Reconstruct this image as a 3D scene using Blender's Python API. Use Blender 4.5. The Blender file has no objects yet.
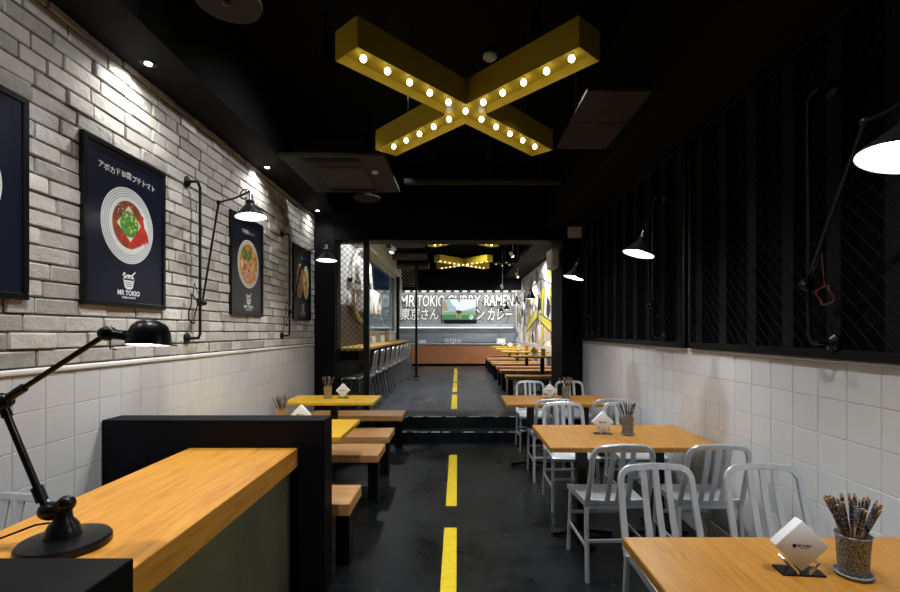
import bpy, bmesh, math, random
from mathutils import Vector, Matrix
PI = math.pi
SC = bpy.context.scene
COL = SC.collection
rnd = random.Random(7)

# ------------------------------------------------------------------ camera, world, exposure
cam_d = bpy.data.cameras.new('camera'); cam = bpy.data.objects.new('camera', cam_d); COL.objects.link(cam)
cam.location = (0, 0, 1.53); cam.rotation_euler = (PI/2, 0, 0)
cam_d.sensor_width = 36; cam_d.lens = 19.0; cam_d.shift_x = -0.0083; cam_d.shift_y = 0.0389
cam_d.clip_start = 0.05; cam_d.clip_end = 60
SC.camera = cam
world = bpy.data.worlds.new('world'); SC.world = world; world.use_nodes = True
world.node_tree.nodes['Background'].inputs[0].default_value = (0.8, 0.88, 1, 1)
world.node_tree.nodes['Background'].inputs[1].default_value = 0.01
vs = SC.view_settings
vs.view_transform = 'Standard'; vs.look = 'None'; vs.exposure = 0.0; vs.gamma = 1.0; vs.use_curve_mapping = False

# ------------------------------------------------------------------ materials
M = {}
def _base(name, rough=.5, metal=0.0, spec=.5):
    m = bpy.data.materials.new(name); m.use_nodes = True
    b = m.node_tree.nodes['Principled BSDF']
    b.inputs['Roughness'].default_value = rough; b.inputs['Metallic'].default_value = metal
    b.inputs['Specular IOR Level'].default_value = spec
    M[name] = m
    return m, m.node_tree.nodes, m.node_tree.links, b
def mat(name, col, rough=.5, metal=0.0, spec=.5, var=.12, scale=9., bump=0., stretch=(1, 1, 1)):
    m, N, L, b = _base(name, rough, metal, spec)
    tc = N.new('ShaderNodeTexCoord'); mp = N.new('ShaderNodeMapping'); nz = N.new('ShaderNodeTexNoise'); cr = N.new('ShaderNodeValToRGB')
    mp.inputs['Scale'].default_value = stretch
    nz.inputs['Scale'].default_value = scale; nz.inputs['Detail'].default_value = 6
    cr.color_ramp.elements[0].position = .3; cr.color_ramp.elements[1].position = .7
    cr.color_ramp.elements[0].color = tuple(c*(1-var) for c in col)+(1,)
    cr.color_ramp.elements[1].color = tuple(min(1, c*(1+var)) for c in col)+(1,)
    L.new(tc.outputs['Object'], mp.inputs[0]); L.new(mp.outputs[0], nz.inputs['Vector']); L.new(nz.outputs[0], cr.inputs[0]); L.new(cr.outputs[0], b.inputs['Base Color'])
    if bump:
        bp = N.new('ShaderNodeBump'); bp.inputs['Strength'].default_value = bump; bp.inputs['Distance'].default_value = .01
        L.new(nz.outputs[0], bp.inputs['Height']); L.new(bp.outputs[0], b.inputs['Normal'])
    return m
def emit(name, col, s):
    m, N, L, b = _base(name)
    b.inputs['Base Color'].default_value = (.01, .01, .01, 1) if name.startswith('tv') else col+(1,)
    b.inputs['Emission Color'].default_value = col+(1,); b.inputs['Emission Strength'].default_value = s
    return m
def wood(name, c0, c1, c2, axis='x', rough=.42, s=1.0):
    m, N, L, b = _base(name, rough)
    tc = N.new('ShaderNodeTexCoord'); mp = N.new('ShaderNodeMapping')
    st = {'x': (1.3, 16, 16), 'y': (16, 1.3, 16), 'z': (16, 16, 1.3)}[axis]
    mp.inputs['Scale'].default_value = tuple(v*s for v in st)
    n1 = N.new('ShaderNodeTexNoise'); n1.inputs['Scale'].default_value = 1.6; n1.inputs['Detail'].default_value = 8; n1.inputs['Distortion'].default_value = 1.2
    n2 = N.new('ShaderNodeTexNoise'); n2.inputs['Scale'].default_value = 9; n2.inputs['Detail'].default_value = 4
    mx = N.new('ShaderNodeMath'); mx.operation = 'MULTIPLY_ADD'; mx.inputs[1].default_value = .35
    cr = N.new('ShaderNodeValToRGB')
    e = cr.color_ramp.elements
    e[0].position = .38; e[0].color = c0+(1,); e[1].position = .82; e[1].color = c2+(1,)
    k = e.new(.6); k.color = c1+(1,)
    bp = N.new('ShaderNodeBump'); bp.inputs['Strength'].default_value = .12; bp.inputs['Distance'].default_value = .003
    L.new(tc.outputs['Object'], mp.inputs[0]); L.new(mp.outputs[0], n1.inputs['Vector']); L.new(mp.outputs[0], n2.inputs['Vector'])
    L.new(n2.outputs[0], mx.inputs[0]); L.new(n1.outputs[0], mx.inputs[2]); L.new(mx.outputs[0], cr.inputs[0])
    L.new(cr.outputs[0], b.inputs['Base Color']); L.new(mx.outputs[0], bp.inputs['Height']); L.new(bp.outputs[0], b.inputs['Normal'])
    return m
def island_mat(name, dark, light, rough, bump, bscale, spec=.4):
    m, N, L, b = _base(name, rough, 0, spec)
    g = N.new('ShaderNodeNewGeometry'); tc = N.new('ShaderNodeTexCoord')
    nz = N.new('ShaderNodeTexNoise'); nz.inputs['Scale'].default_value = bscale; nz.inputs['Detail'].default_value = 9; nz.inputs['Roughness'].default_value = .65
    add = N.new('ShaderNodeMath'); add.operation = 'MULTIPLY_ADD'; add.inputs[1].default_value = .55
    sub = N.new('ShaderNodeMath'); sub.operation = 'MULTIPLY'; sub.inputs[1].default_value = .5
    cr = N.new('ShaderNodeValToRGB'); cr.color_ramp.elements[0].position = .2; cr.color_ramp.elements[1].position = .85
    cr.color_ramp.elements[0].color = dark+(1,); cr.color_ramp.elements[1].color = light+(1,)
    bp = N.new('ShaderNodeBump'); bp.inputs['Strength'].default_value = bump; bp.inputs['Distance'].default_value = .012
    L.new(tc.outputs['Object'], nz.inputs['Vector']); L.new(g.outputs['Random Per Island'], sub.inputs[0])
    L.new(nz.outputs[0], add.inputs[0]); L.new(sub.outputs[0], add.inputs[2]); L.new(add.outputs[0], cr.inputs[0])
    L.new(cr.outputs[0], b.inputs['Base Color']); L.new(nz.outputs[0], bp.inputs['Height']); L.new(bp.outputs[0], b.inputs['Normal'])
    return m

island_mat('brick', (.30, .285, .255), (.64, .615, .565), .85, 1.0, 19)
island_mat('tile', (.60, .60, .60), (.64, .64, .64), .25, .02, 5, .5)
mat('mortar', (.10, .09, .075), .95, scale=30, bump=.4)
mat('grout', (.42, .41, .39), .9, scale=30)
mat('trim_white', (.72, .71, .68), .35, var=.04)
mat('black_paint', (.0032, .0036, .0055), .6, 0, .12, var=.2, scale=4)
mat('black_matte', (.004, .004, .005), .8, 0, .2, var=.2, scale=4)
mat('ceiling_black', (.0022, .0023, .003), .9, 0, .15, var=.3, scale=3)
mat('soffit_black', (.007, .007, .007), .8, 0, .12, var=.15, scale=3)
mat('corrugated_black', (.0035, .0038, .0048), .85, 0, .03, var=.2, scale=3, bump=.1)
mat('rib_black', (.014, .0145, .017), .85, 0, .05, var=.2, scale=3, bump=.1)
mat('black_metal', (.005, .005, .006), .3, 0, .3, var=.2, scale=12)
mat('wire_dark', (.014, .014, .016), .6, 0, .12)
mat('duct_grey', (.07, .066, .058), .5, .4, var=.25, scale=4)
mat('grille_grey', (.030, .028, .022), .6, 0, .2, var=.1)
mat('grey_plastic', (.85, .85, .83), .5, var=.04)
mat('plate_grey', (.60, .60, .58), .5, var=.08)
mat('chrome', (.75, .75, .76), .18, 1.0, var=.03)
mat('alu', (.74, .78, .82), .30, .68, var=.08, scale=3, stretch=(8, 8, 1))
mat('alu_dark', (.33, .34, .36), .42, .7, var=.1, scale=3)
mat('steel', (.42, .48, .55), .35, .3, var=.15, scale=2, stretch=(1, 1, 6))
mat('steel_dark', (.03, .05, .08), .4, .3)
mat('panel_brown', (.045, .038, .034), .7, 0, .2, var=.3, scale=5)
mat('mustard', (.50, .37, .020), .42, var=.06, scale=3)
mat('white_enamel', (.85, .84, .80), .35, var=.02)
mat('yellow_paint', (.74, .54, .012), .6, var=.09, scale=22)
mat('wall_white', (.55, .55, .54), .8, var=.1, scale=5)
mat('wall_dark', (.02, .02, .022), .7, var=.2)
mat('olive_panel', (.17, .17, .105), .25, .35, var=.25, scale=2.2)
mat('window_blue', (.10, .26, .45), .6, var=.15)  # blue reflected in the serving window, carried as a surface colour
mat('pale_cream', (.62, .60, .52), .55, var=.05)
mat('brown_panel', (.06, .042, .03), .6, var=.25, scale=6, stretch=(1, 1, .2))
mat('cup_grey', (.22, .25, .28), .5, var=.1)
mat('speckled', (.21, .235, .27), .5, var=.88, scale=300)
for nd in M['speckled'].node_tree.nodes:
    if nd.type == 'VALTORGB': nd.color_ramp.elements[0].position = .46; nd.color_ramp.elements[1].position = .52
    if nd.type == 'TEX_NOISE': nd.inputs['Detail'].default_value = 2
mat('paper_white', (.84, .84, .84), .75, var=.02)
mat('ink', (.015, .015, .02), .6)
mat('navy', (.007, .009, .022), .3, 0, .35, var=.1, scale=2)
mat('print_white', (.72, .72, .70), .5, var=.03)
mat('print_ring', (.36, .41, .42), .5, var=.05)
mat('print_broth', (.22, .045, .012), .5, var=.5, scale=28)
mat('print_red', (.50, .028, .015), .45, var=.35, scale=26)
mat('print_green', (.07, .26, .035), .5, var=.6, scale=45)
mat('print_cream', (.70, .62, .42), .5, var=.15, scale=20)
mat('print_orange', (.62, .25, .05), .5, var=.4, scale=26)
mat('print_pink', (.72, .30, .22), .5, var=.3, scale=20)
mat('print_yellow', (.72, .52, .12), .5, var=.3, scale=26)
mat('mural_grey', (.27, .26, .25), .75, var=.18, scale=3)
mat('mural_white', (.82, .81, .78), .7, var=.05)
mat('mural_yellow', (.72, .58, .06), .7, var=.12)
mat('mural_pale', (.60, .60, .42), .7, var=.1)
mat('mural_pink', (.60, .42, .38), .7, var=.1)
mat('mural_black', (.015, .015, .016), .7)
mat('stick_wood', (.38, .22, .11), .5, var=.2, scale=30)
mat('stick_pattern', (.16, .16, .18), .45, var=.97, scale=230)
for nd in M['stick_pattern'].node_tree.nodes:
    if nd.type == 'VALTORGB': nd.color_ramp.elements[0].position = .52; nd.color_ramp.elements[1].position = .60
    if nd.type == 'TEX_NOISE': nd.inputs['Detail'].default_value = 1
mat('cup_tan', (.36, .27, .16), .5, var=.3, scale=60)
mat('cable_red', (.12, .035, .02), .4)
wood('oak', (.31, .13, .018), (.44, .195, .024), (.52, .24, .036), 'y', .38, 1.7)
wood('host_oak', (.50, .19, .022), (.70, .30, .034), (.82, .38, .052), 'y', .40)
wood('bench_wood', (.33, .145, .045), (.50, .245, .085), (.60, .32, .125), 'x', .42)
wood('bar_wood', (.46, .26, .04), (.58, .34, .06), (.66, .41, .09), 'y', .4)
wood('yellow_wood', (.66, .36, .008), (.76, .44, .010), (.82, .49, .016), 'x', .35)
wood('counter_wood', (.40, .155, .06), (.48, .19, .08), (.54, .23, .10), 'z', .5)
emit('bulb_warm', (1.0, .92, .74), 6.5)
emit('bulb_small', (1.0, .82, .45), 7.0)
emit('lamp_glow', (1.0, .97, .90), 26.0)
emit('spot_glow', (1.0, .97, .90), 22.0)
emit('bar_glow', (1.0, .94, .82), .75)
emit('tv_sky', (.45, .66, .72), .8)
emit('tv_white', (.85, .92, .95), 1.0)
emit('tv_green', (.06, .26, .10), .8)
emit('tv_pale', (.30, .48, .26), .8)
emit('tv_dark', (.05, .10, .06), .3)
emit('tv_warm', (.55, .42, .26), .7)
# floor: dark worn concrete
m, N, L, b = _base('floor_concrete', .42, 0, .17)
tc = N.new('ShaderNodeTexCoord'); n1 = N.new('ShaderNodeTexNoise'); n1.inputs['Scale'].default_value = 1.7; n1.inputs['Detail'].default_value = 9; n1.inputs['Roughness'].default_value = .62
n2 = N.new('ShaderNodeTexNoise'); n2.inputs['Scale'].default_value = 24; n2.inputs['Detail'].default_value = 8
cr = N.new('ShaderNodeValToRGB'); cr.color_ramp.elements[0].position = .38; cr.color_ramp.elements[1].position = .66
cr.color_ramp.elements[0].color = (.0035, .0052, .0062, 1); cr.color_ramp.elements[1].color = (.017, .0185, .021, 1)
c2 = N.new('ShaderNodeValToRGB'); c2.color_ramp.elements[0].position = .66; c2.color_ramp.elements[1].position = .80
c2.color_ramp.elements[0].color = (0, 0, 0, 1); c2.color_ramp.elements[1].color = (.12, .12, .12, 1)
ad = N.new('ShaderNodeMixRGB'); ad.blend_type = 'ADD'; ad.inputs[0].default_value = 1
rr = N.new('ShaderNodeMapRange'); rr.inputs[1].default_value = .3; rr.inputs[2].default_value = .7; rr.inputs[3].default_value = .20; rr.inputs[4].default_value = .50
bp = N.new('ShaderNodeBump'); bp.inputs['Strength'].default_value = .15; bp.inputs['Distance'].default_value = .01
for n in (n1, n2): L.new(tc.outputs['Object'], n.inputs['Vector'])
L.new(n1.outputs[0], cr.inputs[0]); L.new(n2.outputs[0], c2.inputs[0]); L.new(cr.outputs[0], ad.inputs[1]); L.new(c2.outputs[0], ad.inputs[2])
L.new(ad.outputs[0], b.inputs['Base Color']); L.new(n1.outputs[0], rr.inputs[0]); L.new(rr.outputs[0], b.inputs['Roughness'])
L.new(n2.outputs[0], bp.inputs['Height']); L.new(bp.outputs[0], b.inputs['Normal'])
# upper floor: same concrete seen under stronger light, that light put into a paler colour
m2 = m.copy(); m2.name = 'floor_lit'; M['floor_lit'] = m2
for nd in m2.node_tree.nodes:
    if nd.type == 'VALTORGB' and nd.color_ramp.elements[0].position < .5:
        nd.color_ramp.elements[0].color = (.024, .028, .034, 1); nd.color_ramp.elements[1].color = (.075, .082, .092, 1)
# pane
m, N, L, b = _base('glass_pane', .06, 0, .6)
b.inputs['Base Color'].default_value = (.8, .92, 1, 1); b.inputs['Transmission Weight'].default_value = 1.0; b.inputs['IOR'].default_value = 1.1
m, N, L, b = _base('glass_cup', .05, 0, .5)
b.inputs['Base Color'].default_value = (.95, .97, .95, 1); b.inputs['Transmission Weight'].default_value = .45; b.inputs['IOR'].default_value = 1.3

# ------------------------------------------------------------------ mesh helpers
def V(*a): return Vector(a)
class MB:
    def __init__(s): s.bm = bmesh.new(); s.m = 0
    def face(s, vs):
        try:
            f = s.bm.faces.new([s.bm.verts.new(v) for v in vs]); f.material_index = s.m; return f
        except ValueError: return None
    def box(s, x0, x1, y0, y1, z0, z1, bev=0.0, mtx=None, seg=1, jit=0.0):
        t = bmesh.new(); bmesh.ops.create_cube(t, size=1)
        for v in t.verts: v.co = V((x0+x1)/2+v.co.x*(x1-x0), (y0+y1)/2+v.co.y*(y1-y0), (z0+z1)/2+v.co.z*(z1-z0))
        if bev: bmesh.ops.bevel(t, geom=t.edges[:], offset=bev, segments=seg, profile=.5, affect='EDGES')
        if jit:
            for v in t.verts: v.co += V(rnd.uniform(-jit, jit)*.6, rnd.uniform(-jit, jit), rnd.uniform(-jit, jit))
        s._merge(t, mtx); return s
    def _merge(s, t, mtx=None):
        if mtx is not None: bmesh.ops.transform(t, matrix=mtx, verts=t.verts)
        bmesh.ops.recalc_face_normals(t, faces=t.faces)
        mp = {v: s.bm.verts.new(v.co) for v in t.verts}
        for f in t.faces:
            n = s.bm.faces.new([mp[v] for v in f.verts]); n.material_index = s.m
        t.free()
    def sweep(s, pts, a, wa, wb, closed=False):
        """rectangular bar along pts; a = axis kept in the section (width wa), the other axis width wb"""
        t = bmesh.new(); a = Vector(a).normalized(); rings = []
        n = len(pts); P = [Vector(p) for p in pts]
        for i in range(n):
            if closed: d = (P[(i+1) % n]-P[i-1])
            else: d = P[min(i+1, n-1)]-P[max(i-1, 0)]
            d.normalize(); b = d.cross(a).normalized(); aa = b.cross(d).normalized()
            c = min(wa, wb)*.22
            prof = [(wa/2-c, wb/2), (wa/2, wb/2-c), (wa/2, -wb/2+c), (wa/2-c, -wb/2), (-wa/2+c, -wb/2), (-wa/2, -wb/2+c), (-wa/2, wb/2-c), (-wa/2+c, wb/2)]
            rings.append([t.verts.new(P[i]+aa*p+b*q) for p, q in prof])
        s._skin(t, rings, closed); return s
    def _skin(s, t, rings, closed=False, cap=True):
        k = len(rings[0]); R = rings+([rings[0]] if closed else [])
        for r0, r1 in zip(R, R[1:]):
            for j in range(k): t.faces.new((r0[j], r0[(j+1) % k], r1[(j+1) % k], r1[j]))
        if cap and not closed: t.faces.new(rings[0]); t.faces.new(rings[-1])
        s._merge(t)
    def tube(s, pts, r, k=10, closed=False, r1=None):
        t = bmesh.new(); P = [Vector(p) for p in pts]; n = len(P); rings = []; prev = None
        for i in range(n):
            d = (P[(i+1) % n]-P[i-1]) if closed else P[min(i+1, n-1)]-P[max(i-1, 0)]
            d.normalize()
            if prev is None:
                u = d.cross(V(0, 0, 1)); u = d.cross(V(1, 0, 0)) if u.length < .1 else u
            else: u = prev-d*prev.dot(d)
            u.normalize(); prev = u; w = d.cross(u)
            rr = r if r1 is None else r+(r1-r)*i/(n-1)
            rings.append([t.verts.new(P[i]+(u*math.cos(2*PI*j/k)+w*math.sin(2*PI*j/k))*rr) for j in range(k)])
        s._skin(t, rings, closed); return s
    def lathe(s, prof, mtx=None, k=24, cap=False):
        """prof = [(r, z)...] around z"""
        t = bmesh.new(); rings = []
        for r, z in prof: rings.append([t.verts.new((max(r, 1e-4)*math.cos(2*PI*j/k), max(r, 1e-4)*math.sin(2*PI*j/k), z)) for j in range(k)])
        for r0, r1 in zip(rings, rings[1:]):
            for j in range(k): t.faces.new((r0[j], r0[(j+1) % k], r1[(j+1) % k], r1[j]))
        if cap: t.faces.new(rings[0]); t.faces.new(rings[-1])
        s._merge(t, mtx); return s
    def sphere(s, c, r, k=14, sc=(1, 1, 1)):
        t = bmesh.new(); bmesh.ops.create_uvsphere(t, u_segments=k, v_segments=max(6, k//2+1), radius=r)
        s._merge(t, Matrix.Translation(Vector(c)) @ Matrix.Diagonal((*sc, 1))); return s
    def poly(s, pts, mtx, depth=0.0):
        """flat polygon in xy, thickened to depth along +z, through mtx"""
        t = bmesh.new(); lo = [t.verts.new((p[0], p[1], 0)) for p in pts]; t.faces.new(lo)
        if depth:
            hi = [t.verts.new((p[0], p[1], depth)) for p in pts]; t.faces.new(hi)
            n = len(pts)
            for j in range(n): t.faces.new((lo[j], lo[(j+1) % n], hi[(j+1) % n], hi[j]))
        s._merge(t, mtx); return s
    def build(s, name, mats, parent=None, world=True, smooth=True):
        me = bpy.data.meshes.new(name)
        if parent is not None and world:
            mw = total(parent).inverted(); bmesh.ops.transform(s.bm, matrix=mw, verts=s.bm.verts)
        s.bm.to_mesh(me); s.bm.free()
        for mm in (mats if isinstance(mats, (list, tuple)) else [mats]): me.materials.append(M[mm] if isinstance(mm, str) else mm)
        if smooth:
            me.polygons.foreach_set('use_smooth', [True]*len(me.polygons)); me.set_sharp_from_angle(angle=math.radians(32))
        o = bpy.data.objects.new(name, me); COL.objects.link(o); o.parent = parent
        return o
def local(o):
    return Matrix.Translation(o.location) @ o.rotation_euler.to_matrix().to_4x4()
def total(o):
    m = Matrix.Identity(4)
    while o is not None: m = local(o) @ m; o = o.parent
    return m
def root(name, label, cat, loc=(0, 0, 0), rz=0, group=None):
    o = bpy.data.objects.new(name, None); COL.objects.link(o); o.empty_display_size = .1
    o.location = loc; o.rotation_euler = (0, 0, rz); return tag(o, label, cat, group)
def tag(o, label, cat, group=None):
    o['label'] = label; o['category'] = cat
    if group: o['group'] = group
    return o
def struct(o): o['kind'] = 'structure'; return o
def dup(src, loc, rz, label, keep_group=True, group=None):
    def rec(o, par):
        c = o.copy(); COL.objects.link(c)
        if par is not None: c.parent = par
        for ch in list(o.children): rec(ch, c)
        return c
    r = rec(src, None); r.location = loc; r.rotation_euler = (0, 0, rz); r['label'] = label
    if group: r['group'] = group
    return r
WL = Matrix(((0, 0, 1, 0), (1, 0, 0, 0), (0, 1, 0, 0), (0, 0, 0, 1)))      # text plane -> left wall (x->Y, y->Z, n->+X)
WR = Matrix(((0, 0, -1, 0), (-1, 0, 0, 0), (0, 1, 0, 0), (0, 0, 0, 1)))    # right wall (x->-Y)
WB = Matrix(((1, 0, 0, 0), (0, 0, -1, 0), (0, 1, 0, 0), (0, 0, 0, 1)))     # back wall (x->X, n->-Y)
def text(mb, body, size, mtx, extrude=.0, offset=0., shear=0., align='CENTER', sx=1.0):
    cu = bpy.data.curves.new('lettering', 'FONT'); cu.body = body; cu.size = size; cu.extrude = extrude; cu.offset = offset
    cu.shear = shear; cu.align_x = align; cu.align_y = 'CENTER'; cu.resolution_u = 3
    o = bpy.data.objects.new('lettering', cu); COL.objects.link(o); dg = bpy.context.evaluated_depsgraph_get(); dg.update()
    me = bpy.data.meshes.new_from_object(o.evaluated_get(dg)); t = bmesh.new(); t.from_mesh(me)
    bpy.data.objects.remove(o); bpy.data.curves.remove(cu); bpy.data.meshes.remove(me)
    for f in t.faces: f.material_index = 0
    mp = {}
    bmesh.ops.transform(t, matrix=mtx @ Matrix.Diagonal((sx, 1, 1, 1)), verts=t.verts)
    for v in t.verts: mp[v] = mb.bm.verts.new(v.co)
    for f in t.faces:
        n = mb.bm.faces.new([mp[v] for v in f.verts]); n.material_index = mb.m
    t.free()
def T(*a): return Matrix.Translation(Vector(a))
def ell(cx, cy, rx, ry, n=40, rot=0, a0=0, a1=2*PI):
    out = []
    for i in range(n):
        a = a0+(a1-a0)*i/n; x, y = rx*math.cos(a), ry*math.sin(a)
        out.append((cx+x*math.cos(rot)-y*math.sin(rot), cy+x*math.sin(rot)+y*math.cos(rot)))
    return out
def spot_light(name, loc, target, power, angle, blend=.6, radius=.04, col=(.975, .985, 1), parent=None):
    d = bpy.data.lights.new(name, 'SPOT'); d.energy = power; d.spot_size = math.radians(angle); d.spot_blend = blend
    d.shadow_soft_size = radius; d.color = col
    o = bpy.data.objects.new(name, d); COL.objects.link(o)
    o.rotation_euler = (Vector(target)-Vector(loc)).to_track_quat('-Z', 'Y').to_euler()
    if parent is None: o.location = loc
    else:
        o.parent = parent; o.location = total(parent).inverted() @ Vector(loc)
    return o

# ------------------------------------------------------------------ structure
XL, XR = -2.08, 1.82
ZL, ZR = 1.347, 1.393
YE, YN = 6.9, -1.2
H2 = 0.30                       # upper floor level
fl = MB(); fl.box(-2.4, 2.2, YN, 6.55, -.12, 0).box(-2.4, 2.2, 6.52, 6.85, -.12, .143, .006).box(-2.4, 2.2, 6.83, 7.3, -.12, H2, .006)
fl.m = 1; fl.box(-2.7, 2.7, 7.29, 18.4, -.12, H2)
floor = struct(fl.build('floor', ['floor_concrete', 'floor_lit']))
for y0, y1, z in ((1.98, 3.69, 0), (4.15, 5.86, 0), (7.49, 9.17, H2), (9.58, 11.3, H2), (11.57, 13.65, H2), (13.9, 15.6, H2)):
    MB().box(-.102, -.006, y0, y1, z-.001, z+.0025).build('painted_stripe', 'yellow_paint', floor)
MB().box(-1.2, .1, 15.75, 15.85, H2-.001, H2+.0025).build('painted_stripe', 'yellow_paint', floor)
# worn step nosings
for y, z in ((6.52, .143), (6.83, H2)):
    q = MB(); x = -1.0
    while x < 1.2:
        w = rnd.uniform(.05, .22); q.box(x, x+w, y-.002, y+.012+rnd.random()*.01, z-.006, z+.0012); x += w+rnd.uniform(.02, .2)
    q.build('worn_edge', 'plate_grey', floor)

# left wall : tiles, trim, bricks
w = MB(); w.box(XL-.35, XL-.012, YN, 7.2, 0, 3.9); wall_left = struct(w.build('wall_left', 'mortar'))
P = .18
def tiles(xf, y0, y1, ztop, sgn, name, parent):
    q = MB(); z = ztop; th = .012
    while z > 0:
        zz = max(z-P, 0); y = y1
        while y > y0:
            yy = max(y-P, y0); g = .0011
            mt = T(0, (y+yy)/2, (z+zz)/2) @ Matrix.Rotation(rnd.uniform(-.006, .006), 4, 'Z') @ Matrix.Rotation(rnd.uniform(-.004, .004), 4, 'Y')
            a, bx_ = (xf-th, xf) if sgn > 0 else (xf, xf+th)
            c = xf-sgn*.006
            if zz < z-.02 and yy < y-.02: q.box(a, bx_, -(y-yy)/2+g, (y-yy)/2-g, -(z-zz)/2+g, (z-zz)/2-g, .0022, T(c, 0, 0) @ mt @ T(-c, 0, 0))
            y -= P
        z -= P
    return q.build(name, 'tile', parent)
w = MB(); w.box(XL-.06, XL-.006, YN, 6.9, 0, ZL-.03); w.build('tile_backing', 'grout', wall_left)
tiles(XL, YN, 6.9, ZL-.03, 1, 'tiling', wall_left)
MB().box(XL-.03, XL+.012, YN, 6.9, ZL-.03, ZL, .009, seg=3).build('wainscot_trim', 'trim_white', wall_left)
q = MB(); z = ZL+.004; ph = .0865; row = 0
while z < 3.22:
    y = YN-rnd.random()*.2
    while y < 6.92:
        l = rnd.choice((.15, .21, .24, .26, .27, .28)) if row % 2 else rnd.choice((.19, .2, .25, .27, .27))
        l += rnd.uniform(-.01, .01); d = rnd.uniform(-.007, .005); g = .0045
        c = T(XL-.02+d, y+l/2, z+ph/2) @ Matrix.Rotation(rnd.uniform(-.02, .02), 4, 'Z') @ Matrix.Rotation(rnd.uniform(-.012, .012), 4, 'X')
        q.box(-.03, .022, -l/2+g, l/2-g, -ph/2+g, ph/2-g, .006, c, 1, .0022)
        y += l
    z += ph; row += 1
q.build('brickwork', 'brick', wall_left)

# right wall : tiles, black corrugated cladding
w = MB(); w.box(XR+.06, XR+.4, YN, 7.2, 0, 3.9); wall_right = struct(w.build('wall_right', 'wall_dark'))
w = MB(); w.box(XR+.006, XR+.05, YN, 6.9, 0, ZR-.015); w.build('tile_backing', 'grout', wall_right)
tiles(XR, YN, 6.9, ZR-.015, -1, 'tiling', wall_right)
MB().box(XR-.008, XR+.03, YN, 6.9, ZR-.015, ZR, .006).build('wainscot_trim', 'trim_white', wall_right)
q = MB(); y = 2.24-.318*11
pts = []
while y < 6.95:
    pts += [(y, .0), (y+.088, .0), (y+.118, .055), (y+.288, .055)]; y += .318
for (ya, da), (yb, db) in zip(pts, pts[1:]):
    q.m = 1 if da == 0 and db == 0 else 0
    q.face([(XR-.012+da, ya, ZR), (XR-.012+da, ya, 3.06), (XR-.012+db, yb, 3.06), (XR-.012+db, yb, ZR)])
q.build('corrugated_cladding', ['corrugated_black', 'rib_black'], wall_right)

# black steel frames carrying the chain link on the right wall
def link_panel(mb, o, u, v, wd, ht, pitch, r):
    """diagonal wire lattice clipped to a wd x ht panel"""
    o, u, v = Vector(o), Vector(u), Vector(v); n = u.cross(v).normalized(); s = pitch
    for sg in (1, -1):
        c = -ht
        while c < wd+ht:
            a0, b0 = (c, 0) if sg > 0 else (c, ht)
            # line: x = c + t , y = t (sg>0)  /  y = ht - t
            t0 = max(0, -c); t1 = min(ht, wd-c)
            if t1-t0 > .01:
                pa = o+u*(c+t0)+v*(t0 if sg > 0 else ht-t0)+n*(r*sg); pb = o+u*(c+t1)+v*(t1 if sg > 0 else ht-t1)+n*(r*sg)
                mb.tube([pa, pb], r, 4)
            c += s
    return mb
fx = XR-.024
for y0, y1, lab in ((-.9, 3.68, 'black framed chain-link panel covering the near part of the right wall'), (3.74, 6.84, 'black framed chain-link panel covering the far part of the right wall')):
    r = root('chain_link_panel', lab, 'wire panel', (fx, (y0+y1)/2, ZR+.002), 0, 'chain-link panels on the right wall')
    f = MB(); f.box(fx-.010, fx+.010, y0, y1, ZR+.002, ZR+.05, .003).box(fx-.010, fx+.010, y0, y1, 3.0, 3.03, .004)
    f.box(fx-.010, fx+.010, y0, y0+.035, ZR+.002, 3.03, .004).box(fx-.010, fx+.010, y1-.035, y1, ZR+.002, 3.03, .004)
    f.build('frame', 'black_metal', r)
    link_panel(MB(), (fx, y0+.02, ZR+.04), (0, 1, 0), (0, 0, 1), y1-y0-.04, 1.60, .085, .0012).build('wire_mesh', 'wire_dark', r)

# ceilings, soffits, beams
MB().box(-2.5, 2.3, YN, 7.0, 3.95, 4.1).build('ceiling', 'ceiling_black')
struct(bpy.data.objects['ceiling'])
struct(MB().box(XL-.1, -1.72, YN, 6.9, 3.21, 3.96).build('trim_1', 'soffit_black'))
struct(MB().box(1.30, XR+.1, YN, 6.9, 3.04, 3.96).build('trim_2', 'soffit_black'))
# portal between the rooms
struct(MB().box(XL-.1, -1.78, YE, 7.25, 0, 3.95, .005).build('trim_3', 'black_paint'))
struct(MB().box(1.52, XR+.2, YE, 7.7, 0, 3.95, .005).build('trim_4', 'black_paint'))
struct(MB().box(-1.78, 1.52, YE, 7.25, 2.85, 3.95, .005).build('trim_5', 'black_paint'))
struct(MB().box(-2.2, 1.9, YN-.2, YN, 0, 4.0).build('wall_front', 'wall_dark'))

# back room shell
XBL, XBR, YB = -1.95, 2.2, 18.0
w = MB(); w.box(XBL-.2, XBL, 7.25, 10.0, 1.5, 4.3).box(XBL-.2, XBL, 7.25, 15.2, H2, 1.5).box(XBL-.2, XBL, 10.0, 15.2, 3.2, 4.3).box(XBL-.2, XBL, 14.9, 15.2, 1.5, 3.2)
wbl = struct(w.build('wall_back_left', 'wall_white'))
MB().box(XBL-.01, XBL+.012, 7.25, 15.2, H2, 1.02).build('under_counter_shade', 'wall_dark', wbl)  # shade under the bar counter, painted as a dark wall strip
MB().box(XBL-.01, XBL+.02, 7.6, 9.9, 1.02, 1.98).build('brown_panelling', 'brown_panel', wbl)
struct(MB().box(XBR, XBR+.2, 7.7, YB, H2, 4.3).build('wall_back_right', 'wall_white'))
wb = struct(MB().box(-2.9, 2.4, YB, YB+.2, H2, 4.3).build('wall_back', 'mural_grey'))
struct(MB().box(-2.9, -2.7, 15.2, YB, H2, 4.3).build('wall_back_left_return', 'wall_white'))
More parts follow.
